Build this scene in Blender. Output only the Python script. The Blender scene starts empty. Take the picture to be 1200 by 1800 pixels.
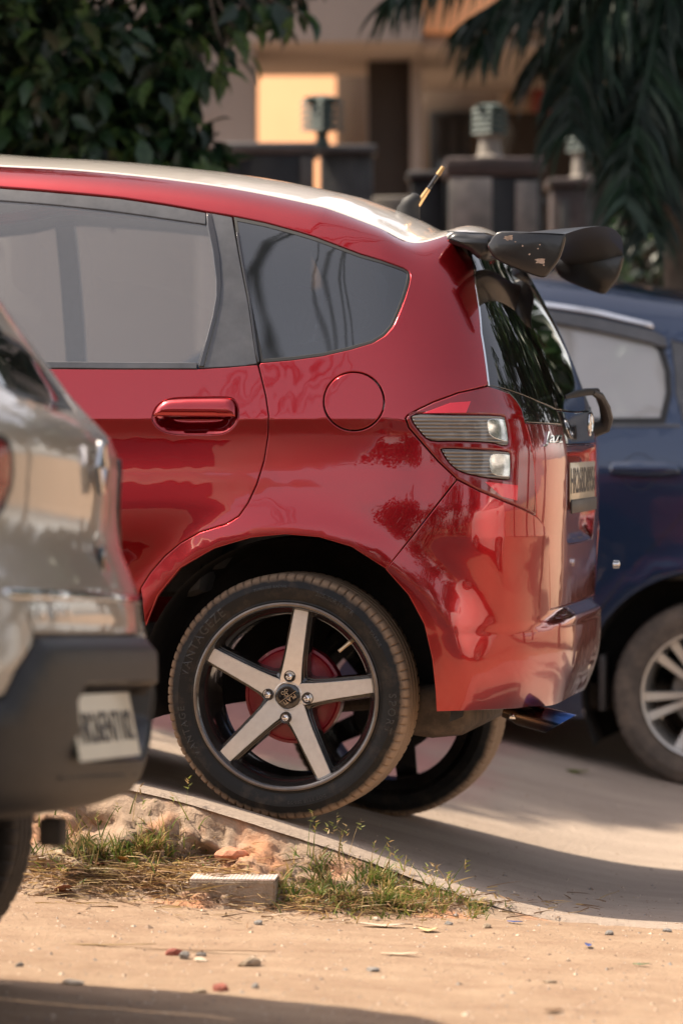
import bpy, bmesh, math, random
import numpy as np
from mathutils import Vector, Matrix
from mathutils.geometry import delaunay_2d_cdt

R = math.radians
rng = random.Random(7)
nrng = np.random.default_rng(11)
scene = bpy.context.scene
C = scene.collection

# ------------------------------------------------------------------ camera
F_PX = 6750.0                       # focal length in pixels of the 1200 x 1800 photograph
CAM_Z = 1.2
TILT = math.atan(150.0 / F_PX)      # horizon at row 750
cam_d = bpy.data.cameras.new('camera')
cam_d.sensor_fit = 'VERTICAL'
cam_d.sensor_height = 36.0
cam_d.lens = F_PX / 1800.0 * 36.0
cam_d.clip_start = 0.1
cam_d.clip_end = 3000.0
cam_d.dof.use_dof = True
cam_d.dof.focus_distance = 9.4
cam_d.dof.aperture_fstop = 2.8
cam = bpy.data.objects.new('camera', cam_d)
C.objects.link(cam)
cam.location = (0, 0, CAM_Z)
cam.rotation_euler = (R(90) - TILT, 0, 0)
scene.camera = cam

# ------------------------------------------------------------------ sky, sun, exposure
SUN_EL, SUN_AZ = 56.0, -79.0       # azimuth measured from +Y towards +X
world = bpy.data.worlds.new('World')
scene.world = world
world.use_nodes = True
wn = world.node_tree.nodes
sky = wn.new('ShaderNodeTexSky')
sky.sky_type = 'NISHITA'
sky.sun_disc = False
sky.sun_elevation = R(SUN_EL)
sky.sun_rotation = R(SUN_AZ)
sky.air_density = 1.0
sky.dust_density = 2.0
sky.ozone_density = 1.0
# hazy, whitish sky: most of the blue taken out, evenly over the whole dome
bw = wn.new('ShaderNodeRGBToBW')
hz_mix = wn.new('ShaderNodeMix')
hz_mix.data_type = 'RGBA'
hz_mix.inputs[0].default_value = 0.62
hz_tint = wn.new('ShaderNodeMix')
hz_tint.data_type = 'RGBA'
hz_tint.blend_type = 'MULTIPLY'
hz_tint.inputs[0].default_value = 1.0
hz_tint.inputs[7].default_value = (1.08, 0.98, 0.92, 1)
wl = world.node_tree.links
wl.new(sky.outputs[0], bw.inputs[0])
wl.new(sky.outputs[0], hz_mix.inputs[6])
wl.new(bw.outputs[0], hz_mix.inputs[7])
wl.new(hz_mix.outputs[2], hz_tint.inputs[6])
wl.new(hz_tint.outputs[2], wn['Background'].inputs[0])
wn['Background'].inputs[1].default_value = 0.15
sun_d = bpy.data.lights.new('sun', 'SUN')
sun_d.energy = 3.2
sun_d.angle = R(0.9)
sun_d.color = (1.0, 0.86, 0.68)
sun = bpy.data.objects.new('sun', sun_d)
C.objects.link(sun)
_az, _el = R(SUN_AZ), R(SUN_EL)
sun_dir = Vector((math.sin(_az) * math.cos(_el), math.cos(_az) * math.cos(_el), math.sin(_el)))
sun.rotation_euler = sun_dir.to_track_quat('Z', 'Y').to_euler()
sun.location = sun_dir * 40
scene.view_settings.view_transform = 'Standard'
scene.view_settings.look = 'None'
scene.view_settings.exposure = 1.3
scene.view_settings.gamma = 1.0
scene.view_settings.use_curve_mapping = False
scene.cycles.use_denoising = True
scene.cycles.max_bounces = 10
scene.cycles.transparent_max_bounces = 24
scene.cycles.sample_clamp_indirect = 6.0
scene.cycles.caustics_reflective = False
scene.cycles.caustics_refractive = False

# ------------------------------------------------------------------ pixel <-> world
FW = np.array([0, math.cos(TILT), -math.sin(TILT)])
UP = np.array([0, math.sin(TILT), math.cos(TILT)])
RT = np.array([1.0, 0, 0])
CAMP = np.array([0, 0, CAM_Z])

def ray(px, py):
    return FW + RT * ((px - 600.0) / F_PX) - UP * ((py - 900.0) / F_PX)

def at_depth(px, py, y):
    d = ray(px, py)
    return CAMP + d * (y / d[1])

def proj(P):
    P = np.asarray(P, float) - CAMP
    d = P @ FW
    return np.stack([600.0 + F_PX * (P @ RT) / d, 900.0 - F_PX * (P @ UP) / d], -1)

class Frame:
    """a car's own axes: x to its rear (picture right), y away from the camera, z up"""
    def __init__(self, yaw, anchor_local, anchor_world, roll=0.0):
        a, b = R(yaw), R(roll)
        self.yaw = yaw
        self.ex = np.array([math.cos(a), -math.sin(a), 0])
        ey, ez = np.array([math.sin(a), math.cos(a), 0]), np.array([0, 0, 1.0])
        self.ey = ey * math.cos(b) - ez * math.sin(b)          # roll: far side lower
        self.ez = ez * math.cos(b) + ey * math.sin(b)
        L = np.asarray(anchor_local, float)
        self.o = np.asarray(anchor_world, float) - (L[0] * self.ex + L[1] * self.ey + L[2] * self.ez)
    def w(self, P):
        P = np.asarray(P, float)
        return self.o + P[..., 0:1] * self.ex + P[..., 1:2] * self.ey + P[..., 2:3] * self.ez
    def plane_y(self, px, py, y):
        """local (x, z) where the pixel's ray meets the plane y = const"""
        d = ray(px, py)
        t = (y + (self.o - CAMP) @ self.ey) / (d @ self.ey)
        Q = CAMP + d * t - self.o
        return float(Q @ self.ex), float(Q @ self.ez)
    def plane_x(self, px, py, x):
        d = ray(px, py)
        t = (x + (self.o - CAMP) @ self.ex) / (d @ self.ex)
        Q = CAMP + d * t - self.o
        return float(Q @ self.ey), float(Q @ self.ez)

# ------------------------------------------------------------------ materials
MATS = {}
def nt_new(name):
    m = bpy.data.materials.new(name)
    m.use_nodes = True
    nt = m.node_tree
    return m, nt, nt.nodes, nt.links, nt.nodes['Principled BSDF']

def mat(name, base, rough=0.5, metal=0.0, coat=0.0, coat_rough=0.03, var=0.0, scale=8.0, base2=None, bump=0.0,
        bscale=60.0, spec=0.5, detail=5.0, dust=0.0, dust_col=(.42, .30, .21), stretch=None, rvar=0.0):
    """principled material with noise-driven colour variation, relief and dust"""
    if name in MATS:
        return MATS[name]
    m, nt, N, L, p = nt_new(name)
    p.inputs['Roughness'].default_value = rough
    p.inputs['Metallic'].default_value = metal
    p.inputs['Coat Weight'].default_value = coat
    p.inputs['Coat Roughness'].default_value = coat_rough
    p.inputs['Specular IOR Level'].default_value = spec
    tc = N.new('ShaderNodeTexCoord')
    src = tc.outputs['Object']
    if stretch:
        mp = N.new('ShaderNodeMapping')
        mp.inputs['Scale'].default_value = stretch
        L.new(src, mp.inputs[0])
        src = mp.outputs[0]
    col = None
    b2 = base2 if base2 else tuple(min(1, c * (1 + var)) for c in base)
    b1 = base if base2 else tuple(c * (1 - var) for c in base)
    if var > 0 or base2:
        n = N.new('ShaderNodeTexNoise')
        n.inputs['Scale'].default_value = scale
        n.inputs['Detail'].default_value = detail
        n.inputs['Roughness'].default_value = 0.62
        L.new(src, n.inputs['Vector'])
        r = N.new('ShaderNodeMapRange')
        r.inputs[1].default_value = 0.32
        r.inputs[2].default_value = 0.68
        L.new(n.outputs['Fac'], r.inputs[0])
        mx = N.new('ShaderNodeMix')
        mx.data_type = 'RGBA'
        mx.inputs[6].default_value = (*b1, 1)
        mx.inputs[7].default_value = (*b2, 1)
        L.new(r.outputs[0], mx.inputs[0])
        col = mx.outputs[2]
        if rvar > 0:
            rr = N.new('ShaderNodeMapRange')
            rr.inputs[1].default_value = 0.3
            rr.inputs[2].default_value = 0.7
            rr.inputs[3].default_value = max(0, rough - rvar)
            rr.inputs[4].default_value = min(1, rough + rvar)
            L.new(n.outputs['Fac'], rr.inputs[0])
            L.new(rr.outputs[0], p.inputs['Roughness'])
    if dust > 0:
        n = N.new('ShaderNodeTexNoise')
        n.inputs['Scale'].default_value = 14.0
        n.inputs['Detail'].default_value = 9.0
        n.inputs['Roughness'].default_value = 0.72
        L.new(tc.outputs['Object'], n.inputs['Vector'])
        r = N.new('ShaderNodeMapRange')
        r.inputs[1].default_value = 0.40
        r.inputs[2].default_value = 0.75
        r.inputs[3].default_value = dust * 0.25
        r.inputs[4].default_value = dust
        L.new(n.outputs['Fac'], r.inputs[0])
        mx = N.new('ShaderNodeMix')
        mx.data_type = 'RGBA'
        mx.inputs[6].default_value = (*base, 1)
        mx.inputs[7].default_value = (*dust_col, 1)
        if col:
            L.new(col, mx.inputs[6])
        L.new(r.outputs[0], mx.inputs[0])
        col = mx.outputs[2]
    if col:
        L.new(col, p.inputs['Base Color'])
    else:
        p.inputs['Base Color'].default_value = (*base, 1)
    if bump > 0:
        n = N.new('ShaderNodeTexNoise')
        n.inputs['Scale'].default_value = bscale
        n.inputs['Detail'].default_value = 6
        L.new(src, n.inputs['Vector'])
        b = N.new('ShaderNodeBump')
        b.inputs['Strength'].default_value = bump
        b.inputs['Distance'].default_value = 0.01
        L.new(n.outputs['Fac'], b.inputs['Height'])
        L.new(b.outputs[0], p.inputs['Normal'])
    MATS[name] = m
    return m

def paint(name, base, flake=0.35, coat=1.0, rough=0.38, dust=0.06, dust_top=None):
    """metallic clearcoat car paint with a thin film of dust, heavier low down"""
    if name in MATS:
        return MATS[name]
    m, nt, N, L, p = nt_new(name)
    p.inputs['Metallic'].default_value = flake
    p.inputs['Roughness'].default_value = rough
    p.inputs['Coat Weight'].default_value = coat
    p.inputs['Coat Roughness'].default_value = 0.025
    p.inputs['Coat IOR'].default_value = 1.62
    tc = N.new('ShaderNodeTexCoord')
    n = N.new('ShaderNodeTexNoise')
    n.inputs['Scale'].default_value = 9.0
    n.inputs['Detail'].default_value = 10.0
    n.inputs['Roughness'].default_value = 0.7
    L.new(tc.outputs['Object'], n.inputs['Vector'])
    sep = N.new('ShaderNodeSeparateXYZ')
    L.new(tc.outputs['Object'], sep.inputs[0])
    low = N.new('ShaderNodeMapRange')           # road dirt thrown up along the lower edge
    low.inputs[1].default_value = 0.20
    low.inputs[2].default_value = 0.75
    low.inputs[3].default_value = 0.16
    low.inputs[4].default_value = 0.0
    L.new(sep.outputs['Z'], low.inputs[0])
    r = N.new('ShaderNodeMapRange')
    r.inputs[1].default_value = 0.35
    r.inputs[2].default_value = 0.8
    r.inputs[3].default_value = dust * 0.2
    r.inputs[4].default_value = dust * 1.2
    L.new(n.outputs['Fac'], r.inputs[0])
    ad = N.new('ShaderNodeMath')
    ad.operation = 'MULTIPLY_ADD'
    L.new(low.outputs[0], ad.inputs[0])
    L.new(n.outputs['Fac'], ad.inputs[1])
    L.new(r.outputs[0], ad.inputs[2])
    mx = N.new('ShaderNodeMix')
    mx.data_type = 'RGBA'
    mx.inputs[6].default_value = (*base, 1)
    mx.inputs[7].default_value = (0.45, 0.31, 0.22, 1)
    L.new(ad.outputs[0], mx.inputs[0])
    L.new(mx.outputs[2], p.inputs['Base Color'])
    cr = N.new('ShaderNodeMapRange')
    cr.inputs[3].default_value = 0.015
    cr.inputs[4].default_value = 0.16
    cr.inputs[2].default_value = 0.35
    L.new(ad.outputs[0], cr.inputs[0])
    L.new(cr.outputs[0], p.inputs['Coat Roughness'])
    # orange peel
    n2 = N.new('ShaderNodeTexNoise')
    n2.inputs['Scale'].default_value = 14.0
    n2.inputs['Detail'].default_value = 1.0
    L.new(tc.outputs['Object'], n2.inputs['Vector'])
    b = N.new('ShaderNodeBump')
    b.inputs['Strength'].default_value = 0.05
    b.inputs['Distance'].default_value = 0.012
    L.new(n2.outputs['Fac'], b.inputs['Height'])
    L.new(b.outputs[0], p.inputs['Coat Normal'])
    MATS[name] = m
    return m

def glass(name, tint, dust=0.08, refl=1.0, dust_col=(.55, .5, .46)):
    """a single pane: tinted see-through sheet, Fresnel reflection, a film of dust and painted sky sheen"""
    if name in MATS:
        return MATS[name]
    m, nt, N, L, p = nt_new(name)
    N.remove(p)
    out = N['Material Output']
    tr = N.new('ShaderNodeBsdfTransparent')
    tr.inputs[0].default_value = (*tint, 1)
    df = N.new('ShaderNodeBsdfDiffuse')
    df.inputs[0].default_value = (*dust_col, 1)
    gl = N.new('ShaderNodeBsdfGlossy')
    gl.inputs['Roughness'].default_value = 0.015
    gl.inputs[0].default_value = (refl, refl, refl, 1)
    tc = N.new('ShaderNodeTexCoord')
    n = N.new('ShaderNodeTexNoise')
    n.inputs['Scale'].default_value = 3.0
    n.inputs['Detail'].default_value = 2.0
    L.new(tc.outputs['Object'], n.inputs['Vector'])
    r = N.new('ShaderNodeMapRange')
    r.inputs[1].default_value = 0.2
    r.inputs[2].default_value = 0.8
    r.inputs[3].default_value = dust * 0.88
    r.inputs[4].default_value = dust * 1.12
    L.new(n.outputs['Fac'], r.inputs[0])
    m1 = N.new('ShaderNodeMixShader')
    L.new(r.outputs[0], m1.inputs[0])
    L.new(tr.outputs[0], m1.inputs[1])
    L.new(df.outputs[0], m1.inputs[2])
    fr = N.new('ShaderNodeFresnel')
    fr.inputs[0].default_value = 2.0
    m2 = N.new('ShaderNodeMixShader')
    L.new(fr.outputs[0], m2.inputs[0])
    L.new(m1.outputs[0], m2.inputs[1])
    L.new(gl.outputs[0], m2.inputs[2])
    L.new(m2.outputs[0], out.inputs[0])
    MATS[name] = m
    return m

# ------------------------------------------------------------------ objects
def link(o, parent=None):
    C.objects.link(o)
    if parent is not None:
        o.parent = parent
    return o

def thing(name, label, cat, loc=(0, 0, 0), rz=0.0, group=None, kind=None):
    o = bpy.data.objects.new(name, None)
    o.empty_display_size = 0.1
    o.location = loc
    o.rotation_euler = (0, 0, rz)
    return tag(link(o), label, cat, group, kind)

def tag(o, label=None, cat=None, group=None, kind=None):
    if label: o['label'] = label
    if cat: o['category'] = cat
    if group: o['group'] = group
    if kind: o['kind'] = kind
    return o

def mesh_obj(name, V, Fc, m, parent=None, normals=None, smooth=False, loc=None, mats=None, fmat=None):
    me = bpy.data.meshes.new(name)
    me.from_pydata([tuple(map(float, v)) for v in V], [], [tuple(int(i) for i in f) for f in Fc])
    if m is not None:
        me.materials.append(m)
    if mats:
        for q in mats: me.materials.append(q)
    if fmat is not None:
        me.polygons.foreach_set('material_index', np.asarray(fmat, dtype=np.int32))
    if smooth or normals is not None:
        me.polygons.foreach_set('use_smooth', np.ones(len(me.polygons), dtype=bool))
    me.update()
    if normals is not None:
        me.normals_split_custom_set_from_vertices([tuple(map(float, n)) for n in normals])
    o = bpy.data.objects.new(name, me)
    if loc is not None: o.location = loc
    return link(o, parent)

class MB:
    """collects shapes of ONE part"""
    def __init__(self):
        self.V, self.F = [], []
    def add(self, V, Fc):
        k = len(self.V)
        self.V += [tuple(v) for v in V]
        self.F += [tuple(i + k for i in f) for f in Fc]
        return self
    def box(self, c, s, rz=0.0, bev=0.0, tilt=None):
        x, y, z = s[0] / 2, s[1] / 2, s[2] / 2
        if bev > 0:
            b = min(bev, x * .9, y * .9, z * .9)
            bm = bmesh.new()
            bmesh.ops.create_cube(bm, size=2)
            for v in bm.verts:
                v.co = Vector((v.co.x * x, v.co.y * y, v.co.z * z))
            bmesh.ops.bevel(bm, geom=list(bm.edges), offset=b, segments=2, profile=0.5, affect='EDGES')
            bm.verts.index_update()
            V = [v.co.copy() for v in bm.verts]
            Fc = [[v.index for v in f.verts] for f in bm.faces]
            bm.free()
        else:
            V = [Vector((sx * x, sy * y, sz * z)) for sx in (-1, 1) for sy in (-1, 1) for sz in (-1, 1)]
            Fc = [(0, 1, 3, 2), (4, 6, 7, 5), (0, 4, 5, 1), (2, 3, 7, 6), (0, 2, 6, 4), (1, 5, 7, 3)]
        M = Matrix.Rotation(rz, 3, 'Z')
        if tilt is not None: M = M @ tilt
        return self.add([M @ v + Vector(c) for v in V], Fc)
    def tube(self, pts, rad, n=10, caps=True, flat=1.0):
        pts = [Vector(p) for p in pts]
        rad = [rad] * len(pts) if not hasattr(rad, '__len__') else rad
        V, Fc = [], []
        prev = None
        for i, p in enumerate(pts):
            t = (pts[min(i + 1, len(pts) - 1)] - pts[max(i - 1, 0)]).normalized()
            if prev is None:
                a = Vector((0, 0, 1)) if abs(t.z) < .9 else Vector((1, 0, 0))
                a = (a - t * a.dot(t)).normalized()
            else:
                a = (prev - t * prev.dot(t)).normalized()
            prev = a
            b = t.cross(a)
            for k in range(n):
                q = 2 * math.pi * k / n
                V.append(p + a * (rad[i] * math.cos(q)) + b * (rad[i] * flat * math.sin(q)))
        for i in range(len(pts) - 1):
            for k in range(n):
                Fc.append((i * n + k, i * n + (k + 1) % n, (i + 1) * n + (k + 1) % n, (i + 1) * n + k))
        if caps:
            Fc.append(tuple(range(n - 1, -1, -1)))
            Fc.append(tuple((len(pts) - 1) * n + k for k in range(n)))
        return self.add(V, Fc)
    def lathe(self, prof, n=48, axis='y', c=(0, 0, 0), mod=None, closed=False):
        """prof = [(radius, along)]; revolves about the axis"""
        V, Fc = [], []
        for j in range(n):
            q = 2 * math.pi * j / n
            for i, (r, a) in enumerate(prof):
                rr = r + (mod(i, j) if mod else 0)
                if axis == 'y': V.append((c[0] + rr * math.cos(q), c[1] + a, c[2] + rr * math.sin(q)))
                elif axis == 'z': V.append((c[0] + rr * math.cos(q), c[1] + rr * math.sin(q), c[2] + a))
                else: V.append((c[0] + a, c[1] + rr * math.cos(q), c[2] + rr * math.sin(q)))
        m = len(prof)
        for j in range(n):
            for i in range(m if closed else m - 1):
                i2 = (i + 1) % m
                Fc.append((j * m + i, j * m + i2, ((j + 1) % n) * m + i2, ((j + 1) % n) * m + i))
        return self.add(V, Fc)
    def prism(self, poly, f, depth, bev=0.0):
        """poly 2D, f(a, b, h) -> 3D; a plate with a bevelled rim, from h = 0 to depth"""
        P = [tuple(p) for p in poly]
        n = len(P)
        if bev > 0:
            Pi = offset_loop(np.array(P), bev)
            rings = [(Pi, 0.0), (np.array(P), bev), (np.array(P), depth - bev), (Pi, depth)]
        else:
            rings = [(np.array(P), 0.0), (np.array(P), depth)]
        V, Fc = [], []
        for Q, h in rings:
            V += [tuple(f(a, b, h)) for a, b in Q]
        for r in range(len(rings) - 1):
            for k in range(n):
                Fc.append((r * n + k, r * n + (k + 1) % n, (r + 1) * n + (k + 1) % n, (r + 1) * n + k))
        Fc.append(tuple(range(n - 1, -1, -1)))
        Fc.append(tuple((len(rings) - 1) * n + k for k in range(n)))
        return self.add(V, Fc)
    def obj(self, name, m, parent=None, smooth=True, angle=35.0, loc=None):
        me = bpy.data.meshes.new(name)
        me.from_pydata([tuple(map(float, v)) for v in self.V], [], self.F)
        me.materials.append(m)
        bm = bmesh.new()
        bm.from_mesh(me)
        bmesh.ops.recalc_face_normals(bm, faces=bm.faces)
        bm.to_mesh(me)
        bm.free()
        if smooth:
            me.polygons.foreach_set('use_smooth', np.ones(len(me.polygons), dtype=bool))
            me.set_sharp_from_angle(angle=R(angle))
        o = bpy.data.objects.new(name, me)
        if loc is not None: o.location = loc
        return link(o, parent)

# ------------------------------------------------------------------ polygons
def pchip(xs, ys):
    xs, ys = np.asarray(xs, float), np.asarray(ys, float)
    h = np.diff(xs)
    d = np.diff(ys) / h
    m = np.zeros(len(xs))
    for k in range(1, len(xs) - 1):
        if d[k - 1] * d[k] > 0:
            w1, w2 = 2 * h[k] + h[k - 1], h[k] + 2 * h[k - 1]
            m[k] = (w1 + w2) / (w1 / d[k - 1] + w2 / d[k])
    m[0], m[-1] = d[0], d[-1]
    def f(x):
        x = np.asarray(x, float)
        k = np.clip(np.searchsorted(xs, x) - 1, 0, len(h) - 1)
        t = (x - xs[k]) / h[k]
        t = np.clip(t, -0.5, 1.5)
        return ((2 * t**3 - 3 * t**2 + 1) * ys[k] + (t**3 - 2 * t**2 + t) * h[k] * m[k]
                + (-2 * t**3 + 3 * t**2) * ys[k + 1] + (t**3 - t**2) * h[k] * m[k + 1])
    return f

def smooth_loop(P, sharp=(), n=6):
    """closed Catmull-Rom through P; indices in `sharp` keep their corner"""
    P = np.asarray(P, float)
    N = len(P)
    out = []
    for i in range(N):
        p0, p1, p2, p3 = P[i - 1], P[i], P[(i + 1) % N], P[(i + 2) % N]
        if i in sharp: p0 = p1
        if (i + 1) % N in sharp: p3 = p2
        for k in range(n):
            t = k / n
            out.append(0.5 * ((2 * p1) + (p2 - p0) * t + (2 * p0 - 5 * p1 + 4 * p2 - p3) * t * t
                              + (3 * p1 - p0 - 3 * p2 + p3) * t**3))
    return np.array(out)

def resample(P, step):
    """closed loop with points about `step` apart, corners kept"""
    P = np.asarray(P, float)
    out = []
    N = len(P)
    for i in range(N):
        a, b = P[i], P[(i + 1) % N]
        n = max(1, int(math.ceil(np.linalg.norm(b - a) / step)))
        for k in range(n):
            out.append(a + (b - a) * k / n)
    out = np.array(out)
    keep = [0]
    for i in range(1, len(out)):
        if np.linalg.norm(out[i] - out[keep[-1]]) > step * 0.2: keep.append(i)
    if len(keep) > 3 and np.linalg.norm(out[keep[-1]] - out[0]) < step * 0.2: keep.pop()
    return out[keep]

def area(P):
    P = np.asarray(P)
    x, y = P[:, 0], P[:, 1]
    return 0.5 * np.sum(x * np.roll(y, -1) - np.roll(x, -1) * y)

def offset_loop(P, d):
    """moves a closed loop inward by d (outward if negative)"""
    P = np.asarray(P, float)
    s = 1.0 if area(P) > 0 else -1.0
    e = np.roll(P, -1, 0) - P
    l = np.linalg.norm(e, axis=1, keepdims=True)
    l[l == 0] = 1
    e = e / l
    nrm = np.stack([-e[:, 1], e[:, 0]], 1) * s
    n0 = np.roll(nrm, 1, 0)
    b = nrm + n0
    q = np.sum(b * b, 1, keepdims=True)
    q[q < 0.3] = 0.3
    return P + b * (2 * d / q)

def inside(poly, pts):
    poly = np.asarray(poly)
    pts = np.asarray(pts)
    x, y = pts[:, 0], pts[:, 1]
    c = np.zeros(len(pts), bool)
    j = len(poly) - 1
    for i in range(len(poly)):
        xi, yi = poly[i]
        xj, yj = poly[j]
        if yi != yj:
            cond = ((yi > y) != (yj > y)) & (x < (xj - xi) * (y - yi) / (yj - yi) + xi)
            c ^= cond
        j = i
    return c

def dist_loop(poly, pts):
    A = np.asarray(poly)
    B = np.roll(A, -1, 0)
    best = np.full(len(pts), 1e9)
    for a, b in zip(A, B):
        ab = b - a
        t = np.clip(((pts - a) @ ab) / max(1e-12, ab @ ab), 0, 1)
        best = np.minimum(best, np.linalg.norm(pts - (a + t[:, None] * ab), axis=1))
    return best

def triangulate(loops, res, rows=()):
    """points and triangles of a region: loops[0] outer, the rest holes"""
    lo, hi = loops[0].min(0), loops[0].max(0)
    gx = np.arange(lo[0] + res * .5, hi[0], res)
    gy = np.arange(lo[1] + res * .5, hi[1], res)
    if len(gx) and len(gy):
        G = np.stack(np.meshgrid(gx, gy), -1).reshape(-1, 2)
        if len(rows):
            rw = np.array(rows)
            G = G[np.min(np.abs(G[:, 1:2] - rw[None]), 1) > res * .3]
            G = np.concatenate([G] + [np.stack([gx, np.full(len(gx), v)], 1) for v in rows])
        ok = inside(loops[0], G)
        for h in loops[1:]: ok &= ~inside(h, G)
        G = G[ok]
        for h in loops:
            if len(G): G = G[dist_loop(h, G) > res * (0.45 if not len(rows) else 0.25)]
    else:
        G = np.zeros((0, 2))
    pts, edges = [], []
    for h in loops:
        k = len(pts)
        pts += [tuple(p) for p in h]
        edges += [(k + i, k + (i + 1) % len(h)) for i in range(len(h))]
    pts += [tuple(p) for p in G]
    v, e, f, ov, oe, of = delaunay_2d_cdt([Vector(p) for p in pts], edges, [], 0, 1e-7)
    V = np.array([(p.x, p.y) for p in v])
    T = np.array([list(t) for t in f if len(t) == 3])
    cen = V[T].mean(1)
    ok = inside(loops[0], cen)
    for h in loops[1:]: ok &= ~inside(h, cen)
    T = T[ok]
    # boundary index of each loop vertex
    first = {}
    for i, o in enumerate(ov):
        for q in o: first[q] = i
    bidx, k = [], 0
    for h in loops:
        bidx.append([first[k + i] for i in range(len(h))])
        k += len(h)
    a = V[T]
    sg = (a[:, 1, 0] - a[:, 0, 0]) * (a[:, 2, 1] - a[:, 0, 1]) - (a[:, 2, 0] - a[:, 0, 0]) * (a[:, 1, 1] - a[:, 0, 1])
    T[sg < 0] = T[sg < 0][:, ::-1]
    return V, T, bidx

class Surf:
    """S(u, v) with outward normals; `flip` swaps the normal's side"""
    def __init__(self, fn, flip=False):
        self.fn, self.flip = fn, flip
    def pos(self, UV):
        return self.fn(np.asarray(UV, float))
    def nrm(self, UV, h=1.5e-3):
        UV = np.asarray(UV, float)
        du = self.fn(UV + [h, 0]) - self.fn(UV - [h, 0])
        dv = self.fn(UV + [0, h]) - self.fn(UV - [0, h])
        n = np.cross(du, dv)
        l = np.linalg.norm(n, axis=1, keepdims=True)
        l[l < 1e-14] = 1
        n = n / l
        return -n if self.flip else n

def panel(name, S, loops, m, parent, off=0.0, res=0.03, flange=0.014, gap=0.0, bev=0.0015, mirror=False, offfn=None, edge=None, rows=()):
    """a sheet cut from the surface S along loops in (u, v), with rolled-in edges"""
    L = []
    for i, l in enumerate(loops):
        l = resample(l, edge or res * 0.7)
        if gap: l = offset_loop(l, gap if i == 0 else -gap)
        L.append(l)
    Lin = [offset_loop(l, bev if i == 0 else -bev) for i, l in enumerate(L)]
    UV, T, bidx = triangulate(Lin, res, rows)
    n = S.nrm(UV)
    o = np.full(len(UV), off) if offfn is None else off + offfn(UV)
    if offfn is not None:
        h = 2e-3
        du = (S.pos(UV + [h, 0]) + S.nrm(UV + [h, 0]) * offfn(UV + [h, 0])[:, None]) - (S.pos(UV - [h, 0]) + S.nrm(UV - [h, 0]) * offfn(UV - [h, 0])[:, None])
        dv = (S.pos(UV + [0, h]) + S.nrm(UV + [0, h]) * offfn(UV + [0, h])[:, None]) - (S.pos(UV - [0, h]) + S.nrm(UV - [0, h]) * offfn(UV - [0, h])[:, None])
        nn = np.cross(du, dv)
        nn /= np.maximum(np.linalg.norm(nn, axis=1, keepdims=True), 1e-14)
        nn = np.where(np.sum(nn * n, 1, keepdims=True) < 0, -nn, nn)
    else:
        nn = n
    P = S.pos(UV) + n * o[:, None]
    V, Nn, Fc = [P], [nn], []
    T2 = T[:, ::-1] if S.flip else T
    Fc += [tuple(t) for t in T2]
    k = len(P)
    for li, (l, b) in enumerate(zip(L, bidx)):
        nb = S.nrm(l)
        ob = (np.full(len(l), off) if offfn is None else off + offfn(l))
        B = S.pos(l) + nb * ob[:, None]
        outv = B - P[b]
        ln = np.linalg.norm(outv, axis=1, keepdims=True)
        ln[ln < 1e-9] = 1
        outv /= ln
        A1 = B - nb * bev
        A2 = B - nb * (bev + flange)
        V += [A1, A2, A2]
        mid = nb + outv
        mid /= np.maximum(np.linalg.norm(mid, axis=1, keepdims=True), 1e-9)
        Nn += [mid, outv, outv]
        q = len(l)
        s = (area(l) > 0) != (li > 0)
        if S.flip: s = not s
        for i in range(q):
            j = (i + 1) % q
            f1 = (b[i], k + i, k + j, b[j])
            f2 = (k + i, k + q + i, k + q + j, k + j)
            Fc += [f1 if s else f1[::-1], f2 if s else f2[::-1]]
        k += 3 * q
    V, Nn = np.concatenate(V), np.concatenate(Nn)
    if mirror:
        V = V * [1, -1, 1]
        Nn = Nn * [1, -1, 1]
        Fc = [f[::-1] for f in Fc]
    return mesh_obj(name, V, Fc, m, parent, normals=Nn)

def text_poly(s, size, extrude=0.0, bold=0.0, shear=0.0, spacing=1.0, align='CENTER'):
    """lettering as vertices (x right, y up, z out) and faces"""
    cu = bpy.data.curves.new('lettering', 'FONT')
    cu.body = s
    cu.size = size
    cu.extrude = extrude
    cu.offset = bold
    cu.shear = shear
    cu.space_character = spacing
    cu.align_x = align
    cu.align_y = 'CENTER'
    cu.resolution_u = 3
    o = bpy.data.objects.new('lettering', cu)
    C.objects.link(o)
    dg = bpy.context.evaluated_depsgraph_get()
    me = bpy.data.meshes.new_from_object(o.evaluated_get(dg))
    V = np.array([v.co[:] for v in me.vertices])
    Fc = [tuple(p.vertices) for p in me.polygons]
    bpy.data.objects.remove(o)
    bpy.data.curves.remove(cu)
    bpy.data.meshes.remove(me)
    return V, Fc
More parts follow.
